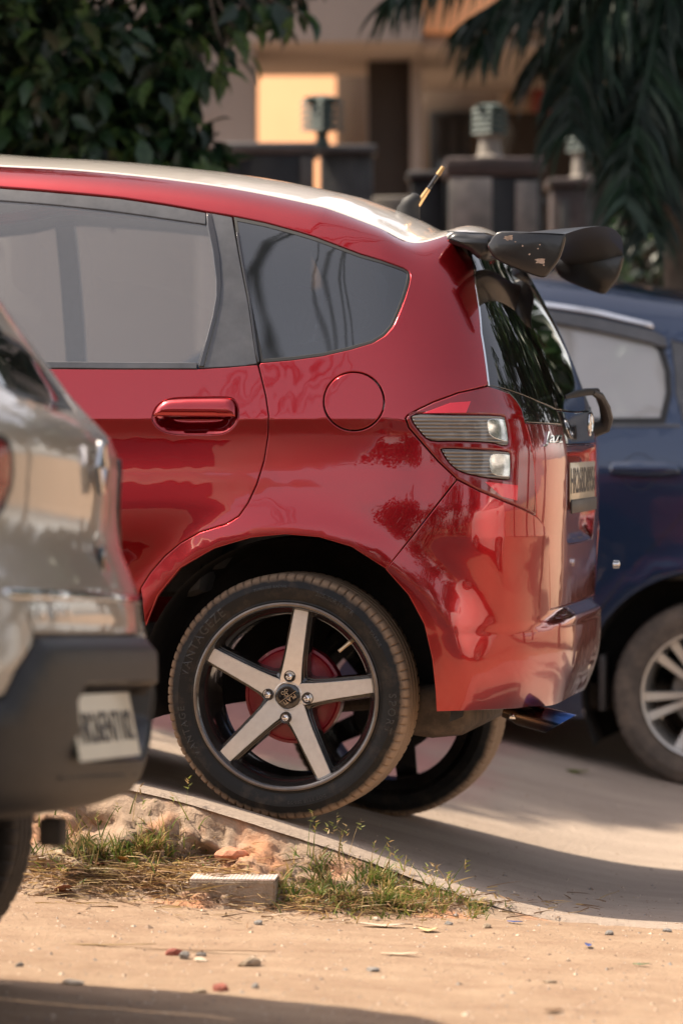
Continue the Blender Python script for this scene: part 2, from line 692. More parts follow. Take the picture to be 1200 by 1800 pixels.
# ------------------------------------------------------------------ car shell: one smooth surface that wraps side, corners, rear and nose
class Shell:
    def __init__(s, W, XE, zr, zb, vt, x0, n, xf=None, nf=3.2, XF=None, flare=None, taper=None):
        s.W, s.XE, s.zr, s.zb, s.vt, s.x0, s.n = W, XE, zr, zb, vt, x0, n
        s.xf, s.nf, s.XF, s.flare, s.taper = xf, nf, XF, flare, taper
    K = 0.8
    def uc(s):                       # u of the middle of the rear
        return s.x0 + s.K * math.pi / 2
    def __call__(s, UV):
        u, v = UV[:, 0], UV[:, 1]
        zr = s.zr(u)
        z = np.where(v <= s.zb, v, s.zb + (v - s.zb) / (s.vt - s.zb) * (zr - s.zb))
        w = s.W(v)
        if s.flare is not None: w = w + s.flare(u, z)
        if s.taper is not None: w = w * s.taper(u)
        x = u.copy()
        y = -w.copy()
        q = u > s.x0
        if q.any():
            th = (u[q] - s.x0) / s.K
            a = np.maximum(s.XE(z[q]) - s.x0, 0.05)
            c, sn = np.cos(th), np.sin(th)
            r = ((np.abs(c) / w[q])**s.n + (np.abs(sn) / a)**s.n)**(-1 / s.n)
            x[q] = s.x0 + r * sn
            y[q] = -r * c
        if s.xf is not None:
            q = u < s.xf
            if q.any():
                th = (s.xf - u[q]) / s.K
                a = np.maximum(s.xf - s.XF(z[q]), 0.05)
                c, sn = np.cos(th), np.sin(th)
                r = ((np.abs(c) / w[q])**s.nf + (np.abs(sn) / a)**s.nf)**(-1 / s.nf)
                x[q] = s.xf - r * sn
                y[q] = -r * c
        return np.stack([x, y, z], 1)

def to_uv(S, fr, pts, guess_y=-0.8, umax=None):
    """(u, v) of the surface point seen at each pixel (Newton on the projection)"""
    out = []
    for px, py in pts:
        x, z = fr.plane_y(px, py, guess_y)
        uv = np.array([[min(x, 0.75), z]])
        best, bu = 1e9, uv.copy()
        for it in range(40):
            p = proj(fr.w(S.pos(uv)))[0]
            e = np.array([px, py]) - p
            if np.linalg.norm(e) < best:
                best, bu = np.linalg.norm(e), uv.copy()
            if best < 0.02: break
            h = 1e-4
            J = np.stack([(proj(fr.w(S.pos(uv + [h, 0])))[0] - p) / h, (proj(fr.w(S.pos(uv + [0, h])))[0] - p) / h], 1)
            try:
                d = np.linalg.solve(J.T @ J + np.eye(2) * 400.0, J.T @ e)
            except Exception:
                break
            d = np.clip(d, -0.08, 0.08)
            uv = uv + d[None]
        if best > 3: print('to_uv miss', px, py, round(best, 1), bu.round(3).tolist())
        out.append(bu[0])
    return np.array(out)

# ------------------------------------------------------------------ fit a shell's rear profile to a silhouette (pixels)
def fit_rear(shell, fr, zs, xs, target, it=7, lim=2.2):
    zs, xs = list(zs), list(xs)
    ty = np.array([t[1] for t in target], float)
    tx = np.array([t[0] for t in target], float)
    us = np.linspace(shell.x0 + .4, shell.uc() + lim * .4, 160)
    for _ in range(it):
        shell.XE = pchip(zs, xs)
        for k, z in enumerate(zs):
            if z <= shell.zb:
                v = np.full_like(us, z)
            else:
                v = shell.zb + (z - shell.zb) / (shell.zr(us) - shell.zb) * (shell.vt - shell.zb)
            v = np.minimum(v, shell.vt)
            p = proj(fr.w(shell(np.stack([us, v], 1))))
            i = int(np.argmax(p[:, 0]))
            if ty.min() <= p[i, 1] <= ty.max():
                want = np.interp(p[i, 1], ty, tx)
                xs[k] += .8 * (want - p[i, 0]) / 680.0
    shell.XE = pchip(zs, xs)
    return zs, xs

# ------------------------------------------------------------------ lettering on flat faces
def letters(name, s, size, f, m, parent, **k):
    """f(x, y, z) -> 3D"""
    V, Fc = text_poly(s, size, **k)
    if len(V) == 0: return None
    return mesh_obj(name, [f(*v) for v in V], Fc, m, parent)

# shared materials
M_black = mat('black_plastic', (.022, .022, .024), .42, var=.25, scale=30, dust=.10)
M_gloss = mat('black_gloss', (.008, .008, .009), .08, coat=1.0, dust=.03)
M_rubber = mat('seal_rubber', (.012, .012, .012), .6)
M_under = mat('underbody', (.03, .027, .024), .85, dust=.75, dust_col=(.30, .21, .145))
M_liner = mat('wheel_liner', (.008, .008, .008), .9, dust=.06)
M_chrome = mat('chrome', (.82, .82, .82), .07, 1.0)
M_plate = mat('plate_white', (.60, .52, .36), .35, coat=.4, var=.06, dust=.12)
M_ink = mat('plate_ink', (.02, .02, .025), .5)
M_trim = mat('pillar_film', (.045, .047, .052), .30, coat=.5, coat_rough=.12, var=.3, scale=12, dust=.10, dust_col=(.4, .37, .35))
M_red = paint('red_paint', (.36, .004, .010), flake=.88, rough=.23, dust=.008)
M_cabin = mat('cabin_cloth', (.16, .15, .14), .9, var=.2, scale=20)
M_cabin_light = mat('cabin_headlining', (.50, .47, .43), .9)
M_glass = glass('side_glass', (.80, .83, .83), dust=.055, dust_col=(.85, .83, .80))  # milky film colour holds the reflected hazy sky, plus light dust
M_glass_q = glass('tinted_glass', (.10, .12, .14), dust=.03, dust_col=(.42, .50, .58))
M_glass_r = glass('rear_glass', (.07, .08, .075), dust=.012)

# ------------------------------------------------------------------ wheels
def tyre_material():
    m, nt, N, L, p = nt_new('tyre_rubber')
    p.inputs['Roughness'].default_value = 0.55
    p.inputs['Specular IOR Level'].default_value = 0.3
    tc = N.new('ShaderNodeTexCoord')
    sep = N.new('ShaderNodeSeparateXYZ')
    L.new(tc.outputs['Object'], sep.inputs[0])
    v = N.new('ShaderNodeCombineXYZ')
    L.new(sep.outputs['X'], v.inputs[0])
    L.new(sep.outputs['Z'], v.inputs[2])
    ln = N.new('ShaderNodeVectorMath')
    ln.operation = 'LENGTH'
    L.new(v.outputs[0], ln.inputs[0])
    n = N.new('ShaderNodeTexNoise')
    n.inputs['Scale'].default_value = 26.0
    n.inputs['Detail'].default_value = 9.0
    n.inputs['Roughness'].default_value = 0.7
    L.new(tc.outputs['Object'], n.inputs['Vector'])
    sub = N.new('ShaderNodeMath'); sub.operation = 'MULTIPLY_ADD'       # radius + noise
    sub.inputs[1].default_value = 0.02
    L.new(n.outputs['Fac'], sub.inputs[0])
    L.new(ln.outputs['Value'], sub.inputs[2])
    r = N.new('ShaderNodeMapRange')                                       # dry mud on tread and shoulder
    r.inputs[1].default_value = 0.296
    r.inputs[2].default_value = 0.309
    r.inputs[4].default_value = 0.9
    L.new(sub.outputs[0], r.inputs[0])
    r2 = N.new('ShaderNodeMapRange')
    r2.inputs[1].default_value = 0.5
    r2.inputs[2].default_value = 0.8
    r2.inputs[4].default_value = 0.12
    L.new(n.outputs['Fac'], r2.inputs[0])
    mx0 = N.new('ShaderNodeMath'); mx0.operation = 'MAXIMUM'
    L.new(r.outputs[0], mx0.inputs[0])
    L.new(r2.outputs[0], mx0.inputs[1])
    mx = N.new('ShaderNodeMix'); mx.data_type = 'RGBA'
    mx.inputs[6].default_value = (.012, .0118, .0115, 1)
    mx.inputs[7].default_value = (.40, .275, .18, 1)
    L.new(mx0.outputs[0], mx.inputs[0])
    L.new(mx.outputs[2], p.inputs['Base Color'])
    rr = N.new('ShaderNodeMapRange')
    rr.inputs[3].default_value = 0.5
    rr.inputs[4].default_value = 0.95
    L.new(mx0.outputs[0], rr.inputs[0])
    L.new(rr.outputs[0], p.inputs['Roughness'])
    b = N.new('ShaderNodeBump')
    b.inputs['Strength'].default_value = 0.15
    b.inputs['Distance'].default_value = 0.004
    L.new(n.outputs['Fac'], b.inputs['Height'])
    L.new(b.outputs[0], p.inputs['Normal'])
    return m
M_tyre = tyre_material()

def tyre_mesh(name, ro, rb, half, parent, words=True, notch=84, m=None):
    """axis y, outer (camera) side at -y"""
    mb = MB()
    prof = [(rb - .004, -half * .80), (rb + .003, -half * .93), (rb + .010, -half * .965), (rb + .014, -half * .955), (rb + .030, -half * 1.02),
            (rb + (ro - rb) * .58, -half * 1.04), (rb + (ro - rb) * .60, -half * 1.028), (ro - .018, -half * .985), (ro - .009, -half * .93),
            (ro - .0035, -half * .86), (ro, -half * .74),
            (ro, -half * .42), (ro - .007, -half * .40), (ro - .007, -half * .34), (ro, -half * .32),
            (ro, -half * .05), (ro - .007, -half * .03), (ro - .007, half * .03), (ro, half * .05),
            (ro, half * .32), (ro - .007, half * .34), (ro - .007, half * .40), (ro, half * .42),
            (ro, half * .74), (ro - .0035, half * .86), (ro - .009, half * .93), (ro - .018, half * .985),
            (rb + (ro - rb) * .55, half * 1.04), (rb + .02, half * 1.0), (rb - .004, half * .80)]
    NS = notch * 6
    deep = {8: -.005, 9: -.006, 10: -.0035, 23: -.0035, 24: -.006, 25: -.005}
    def mod(i, j):
        return deep.get(i, 0.0) if j % 6 == 0 else 0.0
    mb.lathe(prof, NS, 'y', mod=mod)
    t = mb.obj('tyre', m or M_tyre, parent, angle=28)
    if words:
        for s, ang, rad, size, sp in words:
            V, Fc = text_poly(s, size, extrude=.0007, bold=.0002, spacing=sp)
            out = []
            for x, y, z in V:
                r = rad + y
                q = R(ang) - x / rad
                # sidewall depth at this radius
                yy = float(np.interp(r, [p[0] for p in prof[:9]], [p[1] for p in prof[:9]]))
                out.append((r * math.cos(q), yy - .0004 - z, r * math.sin(q)))
            o = mesh_obj('sidewall_lettering', out, Fc, M_letter, t)
    return t
M_letter = mat('sidewall_print', (.035, .034, .033), .45)
M_spoke = mat('machined_alloy', (.96, .93, .88), .30, .65, var=.05, scale=60, dust=.12, dust_col=(.5, .4, .3), stretch=(1, 1, 1))
M_rimblack = mat('rim_black', (.010, .010, .011), .16, coat=.8, dust=.05)
M_rimlip = mat('rim_lip', (.05, .04, .033), .30, coat=.6, dust=.5)
M_drum = mat('brake_red', (.27, .004, .014), .42, coat=.3, var=.2, scale=30)
M_capgold = mat('cap_print', (.62, .48, .33), .35, .7)

def smooth_shade(o, a=35):
    return o

def five_spoke_wheel(root, loc, words, base_ang=80.0, flip=False):
    M_sp, M_dr = (M_rimblack, M_liner) if flip else (M_spoke, M_drum)
    w = bpy.data.objects.new('wheel', None)
    w.empty_display_size = .05
    link(w, root)
    w.location = loc
    if flip: w.rotation_euler = (0, 0, math.pi)
    ro, rb, half = .3055, .2265, .104
    tyre_mesh('tyre', ro, rb, half, w, words)
    # barrel
    mb = MB()
    mb.lathe([(rb + .006, -half * .955), (rb + .007, -half * 1.0), (rb + .003, -half * 1.02), (rb - .004, -half * .99), (rb - .006, -half * .93),
              (rb - .013, -half * .86), (rb - .020, -half * .70), (rb - .024, -half * .3), (rb - .030, half * .2), (rb - .026, half * .9), (rb + .004, half * .98)], 96)
    rim = mb.obj('rim', M_rimblack, w, angle=50)
    mb = MB()
    mb.lathe([(rb + .0075, -half * .97), (rb + .0078, -half * 1.005), (rb + .0035, -half * 1.03), (rb - .0005, -half * 1.012)], 96)
    mb.obj('rim_lip', M_rimlip, rim, angle=50)
    yf = -half * .90                       # spoke face at the tip
    def ydish(r):                          # dished face: sunk towards the hub
        return yf + .020 * (1 - min(1, r / .20))**1.3
    for k in range(5):
        a = R(base_ang + 72 * k)
        ca, sa = math.cos(a), math.sin(a)
        def fr(r, t, h, ca=ca, sa=sa):
            return (r * ca - t * sa, h, r * sa + t * ca)
        # machined face
        rs = [.030, .040, .052, .07, .10, .14, .18, .2195]
        hw = [.0235, .0262, .0250, .0232, .0212, .0196, .0182, .0170]
        V, Fc = [], []
        for r, h in zip(rs, hw):
            V += [fr(r, -h, ydish(r)), fr(r, h, ydish(r)), fr(r, -h - .0012, ydish(r) + .0022), fr(r, h + .0012, ydish(r) + .0022)]
        for i in range(len(rs) - 1):
            j = 4 * i
            Fc += [(j, j + 4, j + 5, j + 1), (j + 2, j + 6, j + 4, j), (j + 1, j + 5, j + 7, j + 3)]
        j = 4 * (len(rs) - 1)
        Fc += [(j, j + 2, j + 3, j + 1)]
        mbs = MB().add(V, Fc)
        sp = mbs.obj('spoke', M_sp, rim, angle=25)
        # black flanks in steps down to the barrel
        mb2 = MB()
        steps = [(0.0022, .0012), (.010, .0030), (.0105, .0052), (.020, .0068), (.0205, .0092), (.032, .0110), (.050, .0125)]
        V, Fc = [], []
        for r, h in zip(rs, hw):
            fil = .020 * math.exp(-((r - .03) / .028)**2)          # flanks widen into the hub
            for sgn in (-1, 1):
                for dp, wd in steps:
                    V.append(fr(r if r < .21 else r + .004, sgn * (h + wd + fil * (dp / .05)), ydish(r) + dp))
        q = 2 * len(steps)
        for i in range(len(rs) - 1):
            for sgn in (0, 1):
                for s_ in range(len(steps) - 1):
                    a0 = i * q + sgn * len(steps) + s_
                    Fc.append((a0, a0 + 1, a0 + 1 + q, a0 + q))
        # close the back
        for i in range(len(rs) - 1):
            a0 = i * q + len(steps) - 1
            b0 = i * q + 2 * len(steps) - 1
            Fc.append((a0, b0, b0 + q, a0 + q))
        mb2.add(V, Fc).obj('spoke_flank', M_rimblack, sp, angle=30)
    mb = MB()
    mb.lathe([(.0, ydish(0) + .001), (.045, ydish(.04) + .0010), (.062, ydish(.05) + .012), (.070, ydish(.05) + .05), (.0, ydish(0) + .06)], 48)
    mb.obj('hub', M_rimblack, rim, angle=30)
    mb = MB()
    mb.lathe([(.0335, ydish(.03) + .002), (.036, ydish(.03) - .0006), (.0345, ydish(.03) - .002), (.0325, ydish(.03) + .0005)], 40, closed=True)
    mb.obj('cap_ring', M_spoke, rim)
    mb = MB()
    mb.lathe([(0, ydish(.0) - .0075), (.020, ydish(.0) - .007), (.030, ydish(.0) - .0055), (.0328, ydish(.0) - .003), (.0328, ydish(.0) + .004)], 40)
    cap = mb.obj('centre_cap', M_gloss, rim, angle=40)
    ca, sa = math.cos(R(215)), math.sin(R(215))
    yc = ydish(0) - .0076
    def capf(x, y, z):
        return (x * ca + y * sa * -1, yc - z, x * sa + y * ca)
    letters('cap_lettering', 'PLATI', .0145, lambda x, y, z: capf(x + .000, y + .009, z), M_capgold, cap, extrude=.0002, bold=.0002)
    MB().add([capf(-.026, .0005, .0002), capf(.026, .0005, .0002), capf(.026, .0017, .0002), capf(-.026, .0017, .0002)], [(0, 1, 2, 3)]).obj('cap_line', M_capgold, cap, smooth=False)
    for k in range(3):
        q = R(90 + 120 * k)
        MB().tube([capf(.0058 * math.cos(q) + .0038 * math.cos(t), -.0105 + .0058 * math.sin(q) + .0038 * math.sin(t), .0002) for t in np.linspace(0, 2 * math.pi, 14)], .0007, 5, caps=False).obj('cap_emblem', M_capgold, cap)
    for (dx, dz) in ((.0055, .0495), (-.0495, .0035), (-.0045, -.0530), (.0505, -.0040)):
        r = math.hypot(dx, dz)
        y0 = ydish(r)
        mb = MB()
        mb.lathe([(.0125, y0 - .0016), (.0145, y0 - .0022), (.0150, y0 - .0004)], 24, c=(dx, 0, dz))
        mb.lathe([(0, y0 - .0005), (.0130, y0 - .0006)], 24, c=(dx, 0, dz))
        mb.obj('bolt_seat', M_rimblack, rim)
        mb = MB()
        mb.lathe([(0, y0 - .016), (.0035, y0 - .0155), (.0062, y0 - .013), (.0070, y0 - .010)], 18, c=(dx, 0, dz))
        mb.lathe([(.0088, y0 - .0105), (.0095, y0 - .009), (.0095, y0 + .002)], 6, c=(dx, 0, dz))
        mb.lathe([(0, y0 - .0108), (.0088, y0 - .0105)], 6, c=(dx, 0, dz))
        mb.obj('wheel_bolt', M_chrome, rim, angle=30)
    # drum brake behind the spokes
    mb = MB()
    mb.lathe([(0, -.020), (.085, -.020), (.095, -.016), (.112, -.016), (.116, -.010), (.123, -.008), (.124, .03), (.118, .034), (.118, .05), (0, .06)], 64)
    mb.obj('brake_drum', M_dr, w, angle=30)
    # valve
    q = R(41)
    p0 = Vector((.193 * math.cos(q), -.074, .193 * math.sin(q)))
    p1 = Vector((.172 * math.cos(q), -.082, .172 * math.sin(q)))
    MB().tube([p0 + (p0 - p1) * .8, p0, p1], [.006, .0045, .0045], 8).obj('valve', mat('valve_brass', (.75, .55, .33), .3, .8), rim)
    return w

WORDS_205 = [('205/50R16 87R', 62, .268, .0165, 1.05), ('VANTAGEZE', 148, .262, .031, 1.15), ('SPORT', -8, .268, .026, 1.4),
             ('VANTAGE', 200, .266, .024, 1.3), ('YARRIR', 33, .270, .012, 1.2), ('DOT 2Y18 205/50', -78, .262, .011, 1.2), ('TUBELESS RADIAL', 98, .274, .010, 1.1)]
# ------------------------------------------------------------------ the red hatchback
YAW = 11.0
hub_w = at_depth(502, 1225, 9.5)
RED = Frame(YAW, (0, -0.80, 0.3055), hub_w)
Wred = pchip([.10, .20, .28, .36, .45, .55, .64, .70, .76, .82, .90, .955, .986, .9915, .994, .9965, 1.002, 1.03, 1.08, 1.127, 1.20, 1.30, 1.38, 1.44, 1.465, 1.485, 1.495, 1.500, 1.503],
             [.770, .806, .824, .832, .837, .840, .843, .845, .843, .836, .8255, .8225, .8248, .8252, .8253, .8249, .8237, .8172, .8050, .792, .768, .728, .688, .648, .624, .594, .570, .552, .535])
_zred, _xred = ([.10, .20, .27, .30, .36, .42, .46, .485, .50, .515, .535, .56, .62, .70, .80, .90, 1.0, 1.06, 1.10, 1.16, 1.24, 1.32, 1.40, 1.46, 1.52, 1.6],
              [.40, .50, .585, .625, .662, .684, .694, .698, .696, .682, .652, .643, .642, .645, .646, .644, .640, .634, .622, .596, .552, .500, .445, .402, .36, .33])
rail_px = [(-100, 284), (0, 290), (100, 295), (200, 303), (300, 314), (400, 328), (500, 347), (600, 370), (700, 397), (790, 424)]
rp = [RED.plane_y(px, py, -.56) for px, py in rail_px]
rx = [p[0] for p in rp]
rz_ = [p[1] for p in rp]
_zr = pchip([-3.6, -2.9, -2.45, -2.25, -1.75, -1.35, -1.05] + rx + [.52, .70, .95, 1.35, 1.9, 2.6],
            [1.16, 1.17, 1.19, 1.22, 1.53, 1.61, 1.637] + rz_ + [1.462, 1.455, 1.452, 1.452, 1.452, 1.46])
def zr_red(u):
    c = 0.05 + .8 * math.pi / 2
    return _zr(np.where(u > c, 2 * c - u, u))
def flare_red(u, z):
    d = np.hypot(u - .012, z - .302)
    f = .016 * np.exp(-((d - .405) / .055)**2) * (z > .1) - .010 * np.exp(-((d - .53) / .06)**2) * (1 / (1 + np.exp((z - .62) / .03)))
    d2 = np.hypot(u + 2.50, z - .42)
    return np.where(np.abs(u) < .7, f, np.where(np.abs(u + 2.5) < .7, .014 * np.exp(-((d2 - .40) / .05)**2), 0))
def taper_red(u):
    return np.where(u < -1.6, 1 - .02 * ((-1.6 - u) / 1.4)**2, 1.0)
XFred = pchip([.1, .3, .5, .8, 1.0, 1.1, 1.2, 1.6], [-3.15, -3.28, -3.33, -3.32, -3.24, -3.1, -2.9, -2.6])
shell_red = Shell(Wred, pchip(_zred, _xred), zr_red, 1.127, 1.5, .05, 4.0, xf=-2.55, XF=XFred, flare=flare_red, taper=taper_red)
fit_rear(shell_red, RED, _zred, _xred, [(905, 440), (933, 488), (971, 555), (1000, 617), (1025, 680), (1040, 720), (1052, 770), (1053, 850), (1050, 920), (1047, 1000), (1043, 1062), (1041, 1074), (1041, 1090), (1041, 1113), (1039, 1131), (1033, 1155), (1025, 1177), (1013, 1203), (1002, 1219), (994, 1232), (980, 1238)])
SR = Surf(shell_red)
UCR = shell_red.uc()
def RU(*pts): return to_uv(SR, RED, pts)
def mir(P):                        # mirror a (u, v) path to the far half of the rear, reversed
    P = np.asarray(P)
    return np.stack([2 * UCR - P[::-1, 0], P[::-1, 1]], 1)

red = thing('parked_car', 'red hatchback with black roof wing parked nose up on the concrete ramp', 'car', RED.o, -R(YAW), group='parked cars')

# outlines (traced on the photograph, carried onto the shell)
shut = RU((454, 641), (459, 662), (467, 695), (472, 730), (471, 765), (464, 810), (451, 852), (436, 884), (420, 907), (398, 921), (350, 936), (318, 954), (290, 977), (264, 1007), (247, 1034))
arch = RU((766, 1252), (764, 1215), (758, 1158), (744, 1098), (716, 1046), (676, 1001), (617, 962), (560, 945), (500, 940), (440, 946), (376, 965), (316, 999), (277, 1048), (256, 1105), (250, 1150), (247, 1215))
qwin = RU((411, 380), (466, 391), (525, 407), (580, 426), (633, 446), (680, 460), (708, 470), (718, 476), (721, 484), (718, 500), (711, 523), (700, 551), (690, 573), (676, 589), (655, 602), (615, 614), (567, 625), (515, 632), (458, 637))
qwin_left = RU((455, 637), (437, 517), (409, 379))
band_top = RU((409, 379), (362, 372), (290, 359), (208, 347), (100, 337), (0, 329), (-60, 324))
door_top = RU((84, 647), (200, 648), (346, 648), (400, 645), (453, 640))
glass_r_left = RU((790, 425), (812, 436), (829, 455), (835, 500), (845, 585), (858, 677))
light_top = RU((857, 678), (848, 680), (805, 690), (762, 706), (735, 719), (716, 730))
light_bot = RU((712, 735), (718, 752), (740, 777), (770, 811), (803, 842))
light_bot2 = RU((803, 842), (840, 862), (885, 881), (942, 908))
light_right = RU((942, 908), (938, 814), (930, 770), (922, 743))
light_tr = RU((922, 743), (916, 719), (907, 704), (894, 690), (872, 682))
seam = RU((803, 843), (768, 887), (725, 942), (678, 1001))
DOORF = -.95                        # front edge of the rear door
vb = float(door_top[0][1])

# side panel: rail, pillar, quarter; openings cut along the same outlines
rail_u = np.linspace(-2.22, float(glass_r_left[0][0]), 60)
rail_top = np.stack([rail_u, np.full(60, 1.5)], 1)
vt_left = float(band_top[-1][1])
front_band = np.array([[-2.10, 1.36], [-1.75, 1.405], [-1.3, vt_left - .004]])
arch_i = arch[5:][:10]
side = np.concatenate([rail_top, glass_r_left[1:], light_top[1:], light_bot, seam[1:], arch[6:14], shut[::-1], qwin[::-1], band_top[1:], front_band[::-1]])
flap_c = RU((621, 705))[0]
fc = RU(*[(621.5 + 52.5 * math.cos(t), 705.5 + 51 * math.sin(t)) for t in np.linspace(0, 2 * math.pi, 40, endpoint=False)])
for mirr in (False, True):
    panel('side_panel', SR, [side, offset_loop(fc, -.0015)], M_red, red, res=.03, gap=.0018, flange=.02, mirror=mirr, edge=.016, rows=(.978, .9915, .994, .9965, 1.010))
    panel('fuel_flap' if not mirr else 'flap_blank', SR, [fc], M_red, red, res=.02, gap=.0015, mirror=mirr, edge=.009, rows=(.978, .9915, .994, .9965, 1.010))

# doors
handle = RU((268, 733), (276, 715), (292, 704), (315, 700), (360, 699), (400, 699), (412, 704), (418, 717), (418, 735), (408, 752), (388, 762), (350, 764), (310, 763), (286, 757), (273, 746))
front_edge = np.array([[DOORF, .30], [DOORF, .7], [DOORF, vb]])
rdoor = np.concatenate([front_edge, door_top, shut[1:], np.array([[-.37, .55], [-.42, .36], [-.46, .30]])])
handle_s = smooth_loop(handle, n=3)
fdoor = np.array([[DOORF, .30], [DOORF, .7], [DOORF, vb], [-1.4, vb - .005], [-1.95, vb - .02], [-2.02, .9], [-2.05, .6], [-2.0, .30]])
for mirr in (False, True):
    d = panel('rear_door', SR, [rdoor, handle_s], M_red, red, res=.03, gap=.002, flange=.02, mirror=mirr, edge=.016, rows=(.978, .9915, .994, .9965, 1.010))
    # recess behind the handle: a bowl
    hc = handle.mean(0)
    def bowl(UV):
        dd = dist_loop(handle_s, UV)
        return -np.minimum(.030, .030 * (1 - (1 - np.clip(dd / .034, 0, 1))**2))
    panel('handle_cup', SR, [handle_s], M_red, d, res=.008, gap=-.001, offfn=bowl, flange=.002, mirror=mirr, edge=.008)
    grip = smooth_loop(RU((270, 732), (278, 716), (293, 705), (315, 702), (360, 701), (399, 701), (410, 705), (415, 717), (415, 734), (360, 733.5), (310, 733)), sharp=(0, 8), n=3)
    def gr(UV):
        dd = dist_loop(grip, UV)
        return .004 + .013 * np.sqrt(np.clip(1 - (1 - np.clip(dd / .022, 0, 1))**2, 0, 1))
    panel('door_handle', SR, [grip], M_red, d, res=.008, gap=.0015, offfn=gr, flange=.012, mirror=mirr, edge=.008)
    panel('front_door', SR, [fdoor], M_red, red, res=.06, gap=.002, flange=.02, mirror=mirr)
    panel('sill', SR, [np.array([[-.46, .29], [-2.0, .29], [-2.0, .17], [-.44, .17], [-.375, .20], [-.37, .29]])], M_red, red, res=.05, gap=.001, flange=.03, mirror=mirr)

# side glass, seals, pillar cover
rg = np.concatenate([RU((362, 396), (371, 440), (377, 490), (377, 520), (371, 555), (361, 593), (346, 637)), RU((200, 635), (84, 634)), np.array([[DOORF + .02, vb + .016]]), np.array([[DOORF + .02, vt_left - .028]]), RU((-60, 348), (0, 353), (100, 361), (208, 373), (300, 386))])
topband = np.concatenate([band_top[1:], np.array([[-1.3, vt_left - .004], [-1.75, 1.405], [-2.0, 1.37]]), np.array([[-2.0, 1.345], [-1.75, 1.38], [-1.3, vt_left - .030], [DOORF, vt_left - .029]]), RU((-60, 347), (0, 352), (100, 360), (208, 372), (300, 385), (362, 394))])
pillar = np.concatenate([RU((362, 372), (377, 374), (408, 380), (418, 437), (437, 535), (452, 639), (430, 643), (400, 645), (358, 647), (347, 646), (347, 637)), RU((362, 593), (372, 555), (378, 520), (378, 490), (372, 440), (363, 396))])
strip = np.concatenate([RU((363, 374), (373, 375), (381, 410), (388, 450), (391, 500), (388, 530), (380, 565), (371, 600), (359, 646), (348, 645), (363, 593), (373, 555), (379, 520), (379, 490), (373, 440), (364, 396))])
sillstrip = np.concatenate([RU((346, 637), (346, 648), (200, 648), (84, 647)), np.array([[DOORF, vb], [DOORF, vb + .016]]), RU((84, 635), (200, 636))])
fg = np.array([[DOORF - .02, vb + .012], [DOORF - .02, vt_left - .03], [-1.3, vt_left - .034], [-1.72, 1.37], [-2.05, 1.26], [-2.1, 1.20], [-1.95, vb - .005], [-1.4, vb + .010]])
for mirr in (False, True):
    panel('rear_side_window', SR, [rg], M_glass, red, off=-.007, res=.05, gap=-.004, flange=.002, mirror=mirr)
    panel('front_side_window', SR, [fg], M_glass, red, off=-.007, res=.06, flange=.002, mirror=mirr)
    panel('window_seal', SR, [topband], M_trim, red, off=-.003, res=.04, gap=.001, mirror=mirr)
    panel('pillar_cover', SR, [pillar], M_trim, red, off=-.002, res=.03, gap=.001, mirror=mirr)
    panel('pillar_strip', SR, [strip], M_gloss, red, off=.002, res=.02, gap=.001, flange=.006, bev=.003, mirror=mirr, edge=.01)
    panel('sill_seal', SR, [sillstrip], M_trim, red, off=.001, res=.03, gap=.0005, flange=.008, mirror=mirr)
    panel('centre_pillar', SR, [np.array([[DOORF - .03, vb - .02], [DOORF + .03, vb - .02], [DOORF + .03, vt_left - .02], [DOORF - .03, vt_left - .02]])], M_trim, red, off=-.012, res=.05, mirror=mirr)
    qo = smooth_loop(qwin, sharp=(0, 18), n=2)
    qs = panel('quarter_window', SR, [qwin], M_glass_q, red, off=-.0045, res=.03, gap=.006, flange=.002, mirror=mirr, edge=.012)
    panel('window_border', SR, [resample(qwin, .012), offset_loop(resample(qwin, .012), .0075)], M_rubber, qs, off=-.003, res=.03, flange=.004, bev=.0006, mirror=mirr, edge=.02)
    frit_in = smooth_loop(RU((478, 450), (482, 434), (500, 428), (560, 441), (640, 463), (672, 478), (681, 500), (672, 545), (655, 566), (600, 586), (520, 604), (508, 596), (494, 530)), n=4)
    panel('window_frit', SR, [offset_loop(resample(qwin, .012), .009), frit_in], mat('frit', (.012, .012, .013), .5), qs, off=-.009, res=.03, flange=.0005, mirror=mirr, edge=.02)
    panel('pillar_gap_trim', SR, [np.concatenate([RU((415, 408), (419, 408), (440, 520), (456, 636), (452, 637), (436, 520))])], M_gloss, red, off=.001, res=.02, gap=.0, flange=.004, mirror=mirr, edge=.02)

